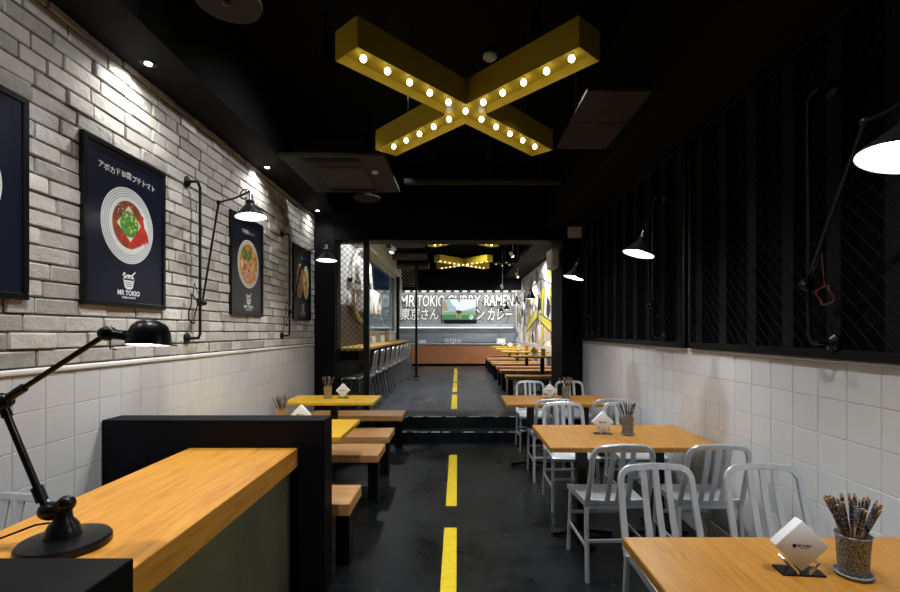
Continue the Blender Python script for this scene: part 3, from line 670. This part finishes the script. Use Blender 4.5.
# ------------------------------------------------------------------ posters
def poster(y0, y1, label, kind, title):
    zb, zt = 1.678, 2.64; xf = XL+.018; cy = (y0+y1)/2
    r = root('poster', label, 'poster', (XL, cy, zb), 0, 'framed food posters on the brick wall')
    f = MB(); fw = .031
    f.box(XL-.003, xf+.010, y0, y1, zb, zb+fw, .003).box(XL-.003, xf+.010, y0, y1, zt-fw, zt, .003).box(XL-.003, xf+.010, y0, y0+fw, zb+fw, zt-fw, .003).box(XL-.003, xf+.010, y1-fw, y1, zb+fw, zt-fw, .003)
    f.build('frame', 'black_metal', r)
    s = MB().box(XL, xf, y0+fw, y1-fw, zb+fw, zt-fw).build('print_sheet', 'navy', r)
    def W(dz): return T(xf+.0004*dz+.0003, y0, zb) @ WL
    q = MB()
    def P_(mi, pts, dz): q.m = mi; q.poly(pts, W(dz))
    mats_ = ['print_white', 'print_ring', 'print_broth', 'print_red', 'print_green', 'print_cream', 'print_orange', 'print_pink', 'print_yellow', 'navy']
    cx, cz = .37, .51
    pr = random.Random(5)
    if kind == 0:
        for i, rd in enumerate((.236, .228, .221, .214, .207, .200, .193, .186, .179, .172)): P_(i % 2 if i < 9 else 0, ell(cx, cz, rd, rd, 48), i)
        P_(0, ell(cx, cz, .165, .165, 48), 11); P_(2, ell(cx-.005, cz+.005, .145, .148, 48), 12)
        for i in range(9): P_(3, ell(cx-.05+.026*i-.01*(i > 5), cz-.09+.012*abs(i-3), .022, .055, 18, -.5+.12*i), 13+i*.2)
        for i in range(5): P_(3, ell(cx+.10, cz-.07+.03*i, .022, .045, 18, -.6), 15+i*.2)
        P_(5, [(cx-.115, cz-.0), (cx+.005, cz-.10), (cx+.105, cz+.02), (cx-.01, cz+.125)], 17)
        P_(4, ell(cx-.005, cz+.01, .082, .082, 26), 18)
        for i in range(14): P_(8 if i % 3 else 5, ell(cx+pr.uniform(-.06, .06), cz+pr.uniform(-.04, .07), .010, .006, 8, pr.random()*3), 19)
        for i in range(16): P_(5, ell(cx+pr.uniform(-.11, .02), cz+pr.uniform(.06, .125), .006, .003, 6, pr.random()*3), 19.5)
    elif kind == 1:
        P_(0, ell(cx, cz, .236, .236, 48), 0); P_(1, ell(cx, cz, .222, .222, 48), 1); P_(5, ell(cx, cz, .212, .212, 48), 2); P_(6, ell(cx, cz, .195, .195, 48), 3)
        for i in range(46):
            an = pr.random()*6.28; rd = pr.random()**.5*.155
            P_(pr.choice((8, 8, 5, 7, 6, 3)), ell(cx+rd*math.cos(an), cz+rd*math.sin(an), pr.uniform(.02, .05), pr.uniform(.01, .025), 14, pr.random()*3), 4+i*.1)
        for i in range(16): P_(4, ell(cx-.06+pr.uniform(-.07, .09), cz+.09+pr.uniform(-.05, .05), .03, .016, 12, pr.random()*3), 10+i*.05)
        for i in range(4): P_(7, ell(cx+.07-.04*i, cz-.09-.01*i, .04, .03, 16), 12+i*.1)
    else:
        for s_ in (-1, 1):
            P_(0, ell(cx+s_*.125, cz, .118, .225, 40), 0); P_(6 if s_ < 0 else 8, ell(cx+s_*.125, cz, .105, .205, 40), 1)
            for i in range(18):
                P_(pr.choice((5, 3, 7, 2, 4) if s_ < 0 else (8, 5, 4, 6)), ell(cx+s_*.125+pr.uniform(-.06, .06), cz+pr.uniform(-.13, .15), .035, .02, 12, pr.random()*3), 2+i*.1)
    q.build('dish_picture', mats_, s, smooth=False)
    t = MB()
    n = len(title)
    for i, ch in enumerate(title):
        a = (i-(n-1)/2); stp = .047 if n > 8 else .04
        text(t, ch, .048 if n > 8 else .042, T(xf+.0012, y0+.37+a*stp, zb+.815+pr.uniform(-.006, .006)) @ WL @ Matrix.Rotation(pr.uniform(-.15, .15), 4, 'Z'), 0, .0005)
    t.build('title_lettering', 'print_white', s, smooth=False)
    # bowl mascot-like bowl emblem : bowl, brow band, chopsticks, steam knot
    g = MB()
    def G(mi, pts, dz): g.m = mi; g.poly(pts, W(dz))
    ez = .175
    G(0, ell(cx, ez, .050, .030, 24), 1); G(0, [(cx-.05, ez), (cx-.036, ez-.05), (cx-.018, ez-.062), (cx+.018, ez-.062), (cx+.036, ez-.05), (cx+.05, ez)], 1.2)
    G(1, [(cx-.048, ez+.006), (cx+.048, ez+.006), (cx+.044, ez-.006), (cx-.044, ez-.006)], 2)
    for s_ in (-1, 1): G(1, ell(cx+s_*.016, ez+.014, .010, .004, 10, s_*.4), 2.2)
    for i in range(3): G(1, [(cx-.034+i*.003, ez-.018-i*.012), (cx+.034-i*.003, ez-.018-i*.012), (cx+.033-i*.003, ez-.022-i*.012), (cx-.033+i*.003, ez-.022-i*.012)], 2.4)
    G(0, [(cx+.018, ez+.025), (cx+.058, ez+.055), (cx+.062, ez+.049), (cx+.026, ez+.018)], 3)
    G(0, ell(cx-.045, ez+.03, .016, .007, 10, .8), 3)
    g.m = 0; text(g, 'MR TOKIO', .042, T(xf+.0012, y0+cx, zb+.088) @ WL, 0, .0012)
    text(g, 'RAMEN & CURRY', .016, T(xf+.0012, y0+cx, zb+.060) @ WL, 0, .0004)
    g.build('emblem', ['print_white', 'navy'], s, smooth=False)
poster(1.545, 2.28, 'navy framed food poster cut off by the left edge of the photo', 0, 'トマトラーメン')
poster(2.61, 3.345, 'framed navy poster of a red bowl topped with green avocado', 0, 'アボカド豆腐プチトマト')
poster(4.32, 5.03, 'framed navy poster of a noodle bowl with greens behind the nearer wall lamp', 1, '海老塩ラーメン')
poster(5.97, 6.66, 'framed navy poster of two dishes side by side, farthest down the brick wall', 2, '丼ぶり')

# ------------------------------------------------------------------ swing-arm wall lamps
def wall_lamp(side, yb, elbow, head, tilt, label, name='wall_lamp', pw=26, coil=True, zpole=(1.475, 2.675), wallx=None, extra_rod=False):
    xw = wallx if wallx is not None else (XL if side < 0 else XR-.036)
    xo = xw-side*.075                       # the pole stands off the wall
    r = root(name, label, 'wall lamp', (xw, yb, zpole[0]), 0, 'black swing-arm wall lamps')
    z0, z1 = zpole; q = MB()
    q.tube([(xw, yb-.06, z1), (xo, yb-.06, z1), (xo, yb-.025, z1), (xo, yb, z1-.03), (xo, yb, z0+.03), (xo, yb-.025, z0), (xo, yb-.06, z0), (xw, yb-.06, z0)], .011, 10)
    q.build('pole', 'black_metal', r)
    for z in (z0, z1):
        MB().lathe([(0, 0), (.042, 0), (.042, .012), (.02, .03), (0, .03)], T(xw, yb-.06, z) @ Matrix.Rotation(-side*PI/2, 4, 'Y'), 20).build('wall_flange', 'black_metal', r)
    zp = z0+.28; pv = V(xo-side*.03, yb-.02, zp)
    MB().sphere(pv, .03, 14, (1, 1, .8)).box(xo-.016, xo+.016, yb-.02, yb+.02, zp-.03, zp+.03, .004).build('clamp', 'black_metal', r)
    MB().sphere(pv+V(-side*.035, -.04, -.01), .02, 12).tube([pv, pv+V(-side*.035, -.04, -.01)], .008, 8).build('adjustment_knob', 'black_metal', r)
    E, Hd = Vector(elbow), Vector(head)
    MB().tube([pv, E], .008, 8).build('lower_arm', 'black_metal', r)
    MB().sphere(E, .018, 12).build('elbow_joint', 'black_metal', r)
    d = (Hd-E).normalized(); nk = Hd
    MB().tube([E, E+(Hd-E)*.55, Hd+V(0, 0, .02)], .0075, 8).build('upper_arm', 'black_metal', r)
    mid = Hd-d*.06+V(0, 0, .01); rx = d.cross(V(0, 0, 1)).normalized(); up = rx.cross(d)
    MB().tube([mid+d*.055*math.cos(a)+up*.035*math.sin(a) for a in [2*PI*i/18 for i in range(18)]], .004, 6, True).build('spring_loop', 'black_metal', r)
    R = T(*Hd) @ tilt
    MB().lathe([(0, .0), (.020, 0), (.022, -.05), (0, -.05)], R, 16).build('socket', 'chrome', r)
    sh = MB(); sh.lathe([(.022, -.045), (.030, -.05), (.030, -.075), (.036, -.08), (.070, -.120), (.108, -.162), (.108, -.167)], R, 32); sh.m = 1
    sh.lathe([(.106, -.167), (.105, -.162), (.067, -.120), (.034, -.084), (0, -.08)], R, 32)
    sh.build('shade', ['black_metal', 'white_enamel'], r)
    MB().sphere(R @ V(0, 0, -.133), .032, 14, (1, 1, 1)).build('bulb', 'lamp_glow', r)
    if pw: spot_light('lamp_beam', R @ V(0, 0, -.18), R @ V(0, 0, -1.2), pw, 140, .7, .06, (.98, .985, 1), r)
    if coil:
        c = V(xo, yb-.1, z0+.22)
        MB().tube([c+V(-side*.012*math.sin(3*a), .045*math.cos(a)*(1+.1*math.sin(2.3*a)), (.11 if side < 0 else .045)*math.sin(a)*(1+.08*math.cos(3.1*a))) for a in [6*PI*i/80 for i in range(81)]], .0028, 6).tube([c+V(0, 0, .11 if side < 0 else .045), c+V(0, .02, .2), c+V(0, .06, .14), pv], .003, 6).build('cable_coil', 'cable_red' if side > 0 and yb < 3 else 'black_metal', r)
    return r
I = Matrix.Identity(4)
def tl(x=0, y=0): return Matrix.Rotation(math.radians(y), 4, 'Y') @ Matrix.Rotation(math.radians(x), 4, 'X')
wall_lamp(-1, 3.70, (-1.82, 3.62, 2.51), (-1.495, 3.42, 2.515), tl(-3, -4), 'lit black swing-arm lamp on the brick wall before the noodle poster')
wall_lamp(-1, 5.67, (-1.72, 5.35, 2.42), (-1.38, 5.02, 2.44), tl(-3, 0), 'lit black swing-arm lamp beside the farthest wall poster', pw=20)
wall_lamp(1, 2.31, (1.50, 1.75, 2.30), (1.26, 1.30, 2.165), tl(0, 14), 'lit black lamp on the right wall, cut off by the photo edge', pw=34)
wall_lamp(1, 4.15, (1.50, 3.75, 2.36), (1.30, 3.30, 2.225), tl(0, 15), 'lit black lamp on the right wall, middle one of three', pw=34)
wall_lamp(1, 6.26, (1.50, 5.5, 2.36), (1.265, 5.0, 2.25), tl(0, 15), 'lit black lamp on the right wall, the one nearest the pillar', pw=32)
for i, (y, lab) in enumerate(((9.7, 'first'), (12.0, 'second'), (14.5, 'third'), (16.3, 'fourth'))):
    r = root('mural_lamp', lab+' small black lamp counted from the pillar along the painted mural', 'wall lamp', (XBR-.02, y+.1, 2.6), 0, 'small lamps along the mural')
    MB().tube([(XBR-.02, y+.3, 1.7), (XBR-.1, y+.3, 1.7), (XBR-.1, y+.3, 2.45), (1.72, y+.12, 2.62), (1.5, y, 2.40)], .01, 8).build('arm', 'black_metal', r)
    R = T(1.5, y, 2.40)
    s_ = MB().lathe([(.0, .0), (.025, 0), (.03, -.07), (.07, -.15), (.11, -.21)], R, 24); s_.m = 1
    s_.lathe([(.108, -.209), (.067, -.15), (0, -.12)], R, 24); s_.build('shade', ['black_metal', 'white_enamel'], r)
    MB().sphere((1.5, y, 2.225), .032, 12).build('bulb', 'lamp_glow', r)
    spot_light('lamp_beam', (1.5, y, 2.17), (1.5, y, 1), 22, 140, .7, .05, (1, .93, .8), r)

# ------------------------------------------------------------------ chairs
def arc_pts(c, r, a0, a1, n, f): return [f(c[0]+r*math.cos(a0+(a1-a0)*i/n), c[1]+r*math.sin(a0+(a1-a0)*i/n)) for i in range(n+1)]
def make_chair(label, loc, rz):
    r = root('metal_chair', label, 'chair', loc, 0, 'brushed metal slat-back chairs')
    ox, oy = loc[0], loc[1]; oz = loc[2]
    def L(x, y, z): return (ox+x, oy+y, oz+z)
    # the back plane leans from (y=-.175,z=.44) to (y=-.30,z=.86)
    def back(x, z):
        z = z-.012*max(0, (z-.44)/.42); t = (z-.44)/.42; return L(x*(1-.05*t), -.175-.125*t-.012*math.sin(PI*min(max(t, 0), 1)), z)
    q = MB(); w2, rc = .188, .066
    pts = [back(-w2, .44+i*.06) for i in range(6)]
    pts += arc_pts((-w2+rc, .86-rc-.012), rc, PI, PI/2, 8, back)
    pts += [back(0, .862-.012+.006)]
    pts += arc_pts((w2-rc, .86-rc-.012), rc, PI/2, 0, 8, back)
    pts += [back(w2, .74-i*.06) for i in range(6)]
    q.sweep(pts, (0, 1, .28), .020, .032); q.build('back_frame', 'alu', r)
    for x in (-.064, 0, .064):
        MB().sweep([back(x*1.0, .49), back(x, .6), back(x, .72), back(x*1.02, .845)], (0, 1, .28), .009, .033).build('back_slat', 'alu', r)
    MB().sweep([back(-w2, .485), back(-w2*.6, .478), back(0, .475), back(w2*.6, .478), back(w2, .485)], (0, 1, .28), .010, .030).build('back_rail', 'alu', r)
    for s_ in (-1, 1):
        MB().sweep([L(s_*.188, -.175, .45), L(s_*.190, -.185, .3), L(s_*.196, -.225, 0)], (0, 1, 0), .026, .026).build('leg', 'alu', r)
        MB().sweep([L(s_*.188, .185, .43), L(s_*.192, .195, .25), L(s_*.197, .215, 0)], (0, 1, 0), .024, .024).build('leg', 'alu', r)
        MB().sweep([L(s_*.192, .198, .20), L(s_*.193, -.20, .20)], (0, 0, 1), .022, .012).build('stretcher', 'alu', r)
    MB().sweep([L(-.190, .20, .27), L(.190, .20, .27)], (0, 0, 1), .022, .012).build('stretcher', 'alu', r)
    MB().sweep([L(-.190, -.20, .24), L(.190, -.20, .24)], (0, 0, 1), .022, .012).build('stretcher', 'alu', r)
    t = MB(); n = 12; bm = bmesh.new(); top = []; bot = []
    for i in range(n+1):
        v = i/n; y = .225-v*.40; hw = .205-.02*v
        rt, rb = [], []
        for j in range(n+1):
            u = j/n*2-1; x = u*hw
            dz = -.012*(1-u*u)*math.sin(PI*min(1, v*1.05))*1.3+.006*u*u-(.012 if i == 0 else 0)
            rt.append(bm.verts.new(L(x, y, .463+dz))); rb.append(bm.verts.new(L(x*.99, y*.99, .428)))
        top.append(rt); bot.append(rb)
    for i in range(n):
        for j in range(n):
            bm.faces.new((top[i][j], top[i][j+1], top[i+1][j+1], top[i+1][j])); bm.faces.new((bot[i][j], bot[i+1][j], bot[i+1][j+1], bot[i][j+1]))
    for i in range(n):
        for (A, B) in (((top, 0), (bot, 0)), ((top, n), (bot, n))):
            bm.faces.new((A[0][i][A[1]], A[0][i+1][A[1]], B[0][i+1][B[1]], B[0][i][B[1]]))
            a_, b2 = A[1], 0
            bm.faces.new((top[a_][i], top[a_][i+1], bot[a_][i+1], bot[a_][i]))
    t._merge(bm); t.build('seat', 'alu', r)
    r.rotation_euler[2] = rz
    return r
ch = make_chair('metal chair at the middle oak table, its back to the camera, aisle side', (.98, 3.12, 0), .03)
def chair(x, y, rz, lab): return dup(ch, (x, y, 0), rz, lab)
chair(1.565, 3.12, -.02, 'metal chair at the middle oak table, its back to the camera, wall side')
chair(1.01, 2.12, PI+.02, 'metal chair facing the camera behind the nearest oak table, aisle side')
chair(1.54, 2.12, PI-.02, 'metal chair facing the camera behind the nearest oak table, wall side')
chair(1.00, 4.22, PI, 'metal chair facing the camera behind the middle oak table, aisle side')
chair(1.57, 4.22, PI, 'metal chair facing the camera behind the middle oak table, wall side')
chair(.97, 5.02, 0, 'metal chair with its back to the camera before the far oak table, aisle side')
chair(1.54, 5.02, 0, 'metal chair with its back to the camera before the far oak table, wall side')
chair(.985, 6.18, PI, 'metal chair facing the camera behind the far oak table, aisle side')
chair(1.52, 6.18, PI, 'metal chair facing the camera behind the far oak table, wall side')
chair(-1.875, 1.68, PI, 'metal chair between the host counter and the left wall')
# bar stools
st0 = None
names = ['nearest', 'second', 'third', 'fourth', 'fifth', 'sixth', 'seventh', 'eighth', 'farthest']
def make_stool(label, loc):
    r = root('bar_stool', label, 'bar stool', loc, 0, 'metal stools along the bar')
    def L(x, y, z): return (loc[0]+x, loc[1]+y, loc[2]+z)
    def back(x, z):
        t = (z-.5)/.38; return L(x, -.16-.06*t, z*1.045-.0225)
    w2, rc = .165, .06
    pts = [back(-w2, .5), back(-w2, .66), back(-w2, .78)]+arc_pts((-w2+rc, .82), rc, PI, PI/2, 6, back)+arc_pts((w2-rc, .82), rc, PI/2, 0, 6, back)+[back(w2, .78), back(w2, .66), back(w2, .5)]
    MB().sweep(pts, (0, 1, .15), .02, .03).build('back_frame', 'alu', r)
    for x in (-.055, .055): MB().sweep([back(x, .53), back(x, .87)], (0, 1, .15), .008, .026).build('back_slat', 'alu', r)
    MB().box(loc[0]-.18, loc[0]+.18, loc[1]-.17, loc[1]+.17, loc[2]+.49, loc[2]+.525, .012, None, 2).build('seat', 'alu', r)
    for sx_ in (-1, 1):
        for sy_ in (-1, 1):
            MB().sweep([L(sx_*.155, sy_*.14, .49), L(sx_*.20, sy_*.235 if sy_ < 0 else .19, 0)], (0, 1, 0), .024, .024).build('leg', 'alu_dark', r)
        MB().sweep([L(sx_*.185, -.19, .2), L(sx_*.185, .165, .2)], (0, 0, 1), .02, .012).build('stretcher', 'alu_dark', r)
    MB().sweep([L(-.18, .165, .2), L(.18, .165, .2)], (0, 0, 1), .02, .012).build('stretcher', 'alu_dark', r)
    return r
for i in range(9):
    lab = names[i]+' metal stool along the yellow bar, counted from the mesh screen'
    loc = (-1.53, 7.7+.7*i, H2)
    if i == 0: st0 = make_stool(lab, loc); st0.rotation_euler[2] = PI/2
    else: dup(st0, loc, PI/2, lab)
r = root('low_stool', 'backless metal stool behind the mesh screen', 'stool', (-1.62, 7.2, H2))
MB().box(-1.76, -1.46, 7.14, 7.40, .80, .825, .01).build('seat', 'alu', r)
for sx_ in (-1, 1):
    for sy_ in (-1, 1): MB().sweep([(-1.61+sx_*.13, 7.27+sy_*.11, .80), (-1.61+sx_*.15, 7.27+sy_*.14, H2)], (0, 1, 0), .02, .02).build('leg', 'alu_dark', r)
MB().sweep([(-1.75, 7.15, .5), (-1.47, 7.15, .5)], (0, 0, 1), .02, .012).build('stretcher', 'alu_dark', r)

# ------------------------------------------------------------------ tables and benches
def table(x0, x1, y0, y1, label, topmat, cols, z=.75, zf=0., th=.035, group=None):
    r = root('dining_table', label, 'table', ((x0+x1)/2, (y0+y1)/2, zf), 0, group)
    MB().box(x0, x1, y0, y1, z-th, z, .004).build('tabletop', topmat, r)
    yc = (y0+y1)/2
    for cx in cols:
        MB().box(cx-.038, cx+.038, yc-.038, yc+.038, zf+.05, z-th, .004).build('column', 'black_metal', r)
        MB().sweep([(cx-.22, yc, zf+.022), (cx, yc, zf+.045), (cx+.22, yc, zf+.022)], (0, 0, 1), .03, .06).sweep([(cx, yc-.27, zf+.022), (cx, yc, zf+.045), (cx, yc+.27, zf+.022)], (0, 0, 1), .03, .06).build('base', 'black_metal', r)
        MB().box(cx-.12, cx+.12, yc-.12, yc+.12, z-th-.008, z-th).build('mounting_plate', 'black_metal', r)
    return r
g = 'oak tables along the right wall'
table(.624, 1.80, 1.05, 1.80, 'nearest oak dining table at the bottom right corner', 'oak', (.93, 1.5), group=g)
table(.62, 1.80, 3.18, 3.95, 'middle oak dining table against the white tiled right wall', 'oak', (.93, 1.5), group=g)
table(.525, 1.75, 5.07, 5.76, 'far oak dining table nearest the steps', 'oak', (.83, 1.45), group=g)
g = 'yellow tables along the left wall'
table(-1.93, -.86, 3.50, 4.20, 'near yellow table half hidden behind the black divider', 'yellow_wood', (-1.40,), group=g)
table(-1.93, -.92, 5.19, 5.77, 'far yellow table on the left in front of the mesh screen', 'yellow_wood', (-1.42,), group=g)
g = 'yellow tables beneath the mural'
for i, y in enumerate((9.3, 11.4, 13.2, 15.0)):
    table(1.06, 2.15, y-.3, y+.3, ('nearest', 'second', 'third', 'farthest')[i]+' yellow table under the painted mural in the back room', 'yellow_wood', (1.66,), 1.05, H2, group=g)
def bench(x0, x1, y0, y1, z, zf, label, g, th=.07, legs=None):
    r = root('bench', label, 'bench', ((x0+x1)/2, (y0+y1)/2, zf), 0, g)
    MB().box(x0, x1, y0, y1, z-th, z, .005).build('seat', 'bench_wood', r)
    yc = (y0+y1)/2
    for cx in (x1-.075, x0+.1) if x1 < 0 else (x0+.085, x1-.12):
        MB().box(cx-.045, cx+.045, yc-.06, yc+.06, zf, z-th, .003).build('leg', 'black_metal', r)
    MB().box(x0+.05, x1-.05, yc-.02, yc+.02, z-th-.03, z-th).build('cross_bar', 'black_metal', r)
g = 'wooden benches along the left wall'
bench(-1.93, -.70, 6.05, 6.47, .45, 0, 'wooden bench nearest the steps on the left side', g)
bench(-1.93, -.70, 4.86, 5.30, .45, 0, 'wooden bench in front of the far yellow table', g)
bench(-1.93, -.69, 4.14, 4.56, .45, 0, 'wooden bench behind the near yellow table', g)
bench(-1.93, -.675, 2.97, 3.34, .45, 0, 'wooden bench just behind the black divider', g, .08)
g = 'wooden benches beneath the mural'
for i, y in enumerate((8.68, 9.90, 10.82, 12.0, 12.66, 13.78, 14.42, 15.6)):
    bench(.88, 2.15, y-.16, y+.16, .72, H2, ('first', 'second', 'third', 'fourth', 'fifth', 'sixth', 'seventh', 'eighth')[i]+' wooden bench in the back room, counted from the black pillar', g, .06)

# ------------------------------------------------------------------ host counter, dividers
r = root('host_counter', 'thick orange wooden counter slab between the two black dividers', 'counter', (-1.24, 1.93, 0))
MB().box(-1.56, -.93, 1.095, 2.765, .74, .85, .003).build('worktop', 'host_oak', r)
MB().box(-1.50, -.975, 1.10, 2.76, .0, .74).build('side_panel', 'olive_panel', r)
g = 'low black dividers around the host counter'
tag(MB().box(XL+.005, -.775, 2.77, 2.935, 0, 1.01, .003).build('divider_wall', 'black_paint'), 'tall black divider at the far end of the wooden counter', 'divider', g)
tag(MB().box(XL+.005, -.742, .92, 1.09, 0, 1.01, .003).build('divider_wall', 'black_paint'), 'black divider at the bottom left corner before the desk lamp', 'divider', g)

# desk lamp
bx_, by_, bz_ = -1.24, 1.50, .85
r = root('desk_lamp', 'black jointed desk lamp standing on the orange wooden counter', 'desk lamp', (bx_, by_, bz_))
MB().lathe([(0, 0), (.121, 0), (.124, .004), (.124, .018), (.118, .026), (.05, .034), (0, .036)], T(bx_, by_, bz_), 48).build('base', 'black_metal', r)
MB().lathe([(.050, .03), (.049, .045), (.040, .070), (.026, .088), (.023, .115), (.023, .124), (0, .126)], T(bx_-.005, by_, bz_), 28).build('hub', 'black_metal', r)
j0 = V(-1.285, 1.50, .962)
MB().sphere((-1.235, by_, bz_+.135), .026, 16).sphere(j0, .034, 18, (1.1, .9, .85)).tube([(-1.235, by_, bz_+.135), j0], .02, 12).build('base_joint', 'black_metal', r)
E = V(-1.44, 1.50, 1.305); Hj = V(-1.105, 1.50, 1.522)
d = (E-(j0+V(-.02, 0, .02))).normalized()
MB().tube([j0+V(-.02, 0, .02), E], .0105, 12).tube([j0+V(-.025, 0, .03), j0+V(-.025, 0, .03)+d*.05], .017, 12).tube([E-d*.05, E-d*.01], .015, 12).build('lower_arm', 'black_metal', r)
MB().sphere(E, .030, 18, (1, .85, 1)).tube([E+V(0, -.03, 0), E+V(0, .03, 0)], .017, 12).build('elbow_joint', 'black_metal', r)
d = (Hj-E).normalized()
MB().tube([E, Hj], .0085, 12).tube([E+d*.03, E+d*.085], .014, 12).build('upper_arm', 'black_metal', r)
MB().sphere(Hj, .026, 16, (1.2, .8, .9)).tube([Hj, Hj+V(.055, 0, -.006)], .016, 12).build('head_joint', 'black_metal', r)
R = T(-.975, 1.50, 1.486) @ Matrix.Rotation(-.09, 4, 'X') @ Matrix.Diagonal((.88, .88, .95, 1))
s_ = MB(); s_.lathe([(.004, .084), (.02, .083), (.04, .077), (.056, .064), (.066, .043), (.070, .018), (.072, 0)], R, 32); s_.m = 1
s_.lathe([(.070, 0), (.068, .018), (.063, .042), (.05, .062), (.02, .078), (0, .079)], R, 32)
s_.build('shade', ['black_metal', 'white_enamel'], r)
MB().sphere((-.985, 1.50, 1.508), .026, 14).build('bulb', 'lamp_glow', r)
MB().tube([(-1.075, 1.47, 1.515), (-1.075, 1.47, 1.475), (-1.055, 1.47, 1.472)], .0022, 6).tube([(-.935, 1.5, 1.487), (-.885, 1.5, 1.484)], .0022, 6).build('switch_lever', 'black_metal', r)
MB().tube([(-1.30, 1.53, .885), (-1.32, 1.535, .91), (-1.36, 1.53, .905), (-1.45, 1.51, .872), (-1.54, 1.48, .856), (-1.60, 1.47, .853)], .0035, 8).build('power_cable', 'black_metal', r)
spot_light('lamp_beam', (-1.0, 1.50, 1.485), (-1.0, 1.5, .5), 5, 150, .8, .04, (1, .95, .85), r)

# ------------------------------------------------------------------ cups, chopsticks, napkins
def make_cup(label, loc, mt, g):
    r = root('chopstick_cup', label, 'cup', loc, 0, g); x, y, z = loc
    MB().lathe([(0, .006), (.038, .006), (.040, .02), (.047, .125), (.051, .132), (.049, .134), (.044, .125), (.036, .02), (0, .02)], T(x, y, z), 28).build('pot', mt, r)
    MB().lathe([(0, 0), (.047, 0), (.053, .012), (.050, .014), (.045, .007), (0, .007)], T(x, y, z), 28).build('saucer', 'cup_grey' if mt == 'speckled' else mt, r)
    return r
stick = None
def sticks(x, y, z, n, seed, where, lean=.42):
    global stick
    sr = random.Random(seed)
    for i in range(n):
        a = 2*PI*i/n+sr.uniform(-.3, .3); rt = sr.uniform(.010, .038); rb = sr.uniform(.004, .024); tilt = math.atan((rt+rb)/.11)
        lab = 'wooden chopstick with dark patterned end in the '+where; g = 'chopsticks in the '+where
        if stick is None:
            s = MB(); s.sweep([(0, 0, 0), (0, 0, .225)], (1, 0, 0), .0062, .0062); stick = o = s.build('chopstick', 'stick_wood'); tag(o, lab, 'chopstick', g)
            c = MB(); c.sweep([(0, 0, .128), (0, 0, .213)], (1, 0, 0), .0069, .0069); c.build('patterned_grip', 'stick_pattern', o)
        else: o = dup(stick, (0, 0, 0), 0, lab, group=g)
        o.location = (x-rb*math.cos(a), y-rb*math.sin(a), z+.026+sr.uniform(0, .012))
        dr = V(math.cos(a)*math.sin(tilt), math.sin(a)*math.sin(tilt), math.cos(tilt))
        o.rotation_euler = dr.to_track_quat('Z', 'Y').to_euler()
def make_napkins(loc, where):
    x, y, z = loc
    r = root('napkin_stand', 'black napkin stand with clips on the '+where, 'napkin stand', loc, 0, 'napkin stands')
    MB().box(x-.066, x+.066, y-.032, y+.034, z, z+.006, .002).build('base_plate', 'black_metal', r)
    for s_ in (-1, 1):
        MB().tube([(x+s_*.018, y-.027, z+.006), (x+s_*.018, y-.027, z+.012), (x+s_*.045, y-.027, z+.04), (x+s_*.045, y+.027, z+.04), (x+s_*.018, y+.027, z+.012), (x+s_*.018, y+.027, z+.006)], .004, 8).build('wire_clip', 'chrome', r)
    n = root('napkin_stack', 'diamond-shaped white napkin stack with printed logo on the '+where, 'napkins', (x, y, z), 0, 'napkin stacks')
    R = T(x, y, z+.008+.083) @ Matrix.Rotation(PI/4, 4, 'Y')
    MB().box(-.058, .058, -.019, .021, -.058, .058, .004, R, 2).build('napkins', 'paper_white', n)
    q = MB(); c = T(x, y-.0197, z+.091) @ WB
    text(q, 'MR TOKIO', .0088, c @ T(.006, .002, 0), 0, .0004); text(q, 'RAMEN & CURRY', .0036, c @ T(.006, -.005, 0), 0, .0002)
    q.poly([(-.030, .007), (-.018, .007), (-.018, .001), (-.020, -.005), (-.028, -.005), (-.030, .001)], c); q.build('logo_print', 'ink', n, smooth=False)
    return r, n
c0 = make_cup('grey speckled chopstick cup on the nearest oak table', (1.262, 1.515, .75), 'speckled', 'chopstick cups')
nr, nn = make_napkins((1.105, 1.538, .75), 'nearest oak table')
nr.rotation_euler[2] = nn.rotation_euler[2] = -.10
sticks(1.262, 1.515, .75, 30, 1, 'nearest grey cup')
def setting(cx, cy, nx, ny, z, where, n, seed, cupmat=None):
    lab = ('grey speckled' if cupmat is None else 'tan')+' chopstick cup on the '+where
    if cupmat is None: dup(c0, (cx, cy, z), 0, lab)
    else:
        k = dup(c0, (cx, cy, z), 0, lab)
        for chd in k.children: chd.data = chd.data.copy(); chd.data.materials[0] = M[cupmat]
    sticks(cx, cy, z, n, seed, 'cup on the '+where)
    dup(nr, (nx, ny, z), -.05, 'black napkin stand with clips on the '+where)
    dup(nn, (nx, ny, z), -.05, 'diamond-shaped white napkin stack with printed logo on the '+where)
setting(1.278, 3.57, 1.10, 3.60, .75, 'middle oak table', 18, 2)
setting(1.245, 5.45, 1.07, 5.50, .75, 'far oak table', 16, 3)
setting(-1.45, 3.92, -1.29, 3.92, .75, 'near yellow table', 14, 4, 'cup_tan')
setting(-1.50, 5.50, -1.33, 5.52, .75, 'far yellow table', 12, 5, 'cup_tan')
for i, y in enumerate((9.3, 11.4, 13.2, 15.0)):
    w = ('nearest', 'second', 'third', 'farthest')[i]+' mural table'
    k = dup(c0, (1.68-.02*i, y, 1.05), 0, 'tan chopstick cup on the '+w)
    for chd in k.children: chd.data = chd.data.copy(); chd.data.materials[0] = M['cup_tan']
    dup(nr, (1.50-.02*i, y, 1.05), -.05, 'black napkin stand with clips on the '+w)
    dup(nn, (1.50-.02*i, y, 1.05), -.05, 'diamond-shaped white napkin stack with printed logo on the '+w)
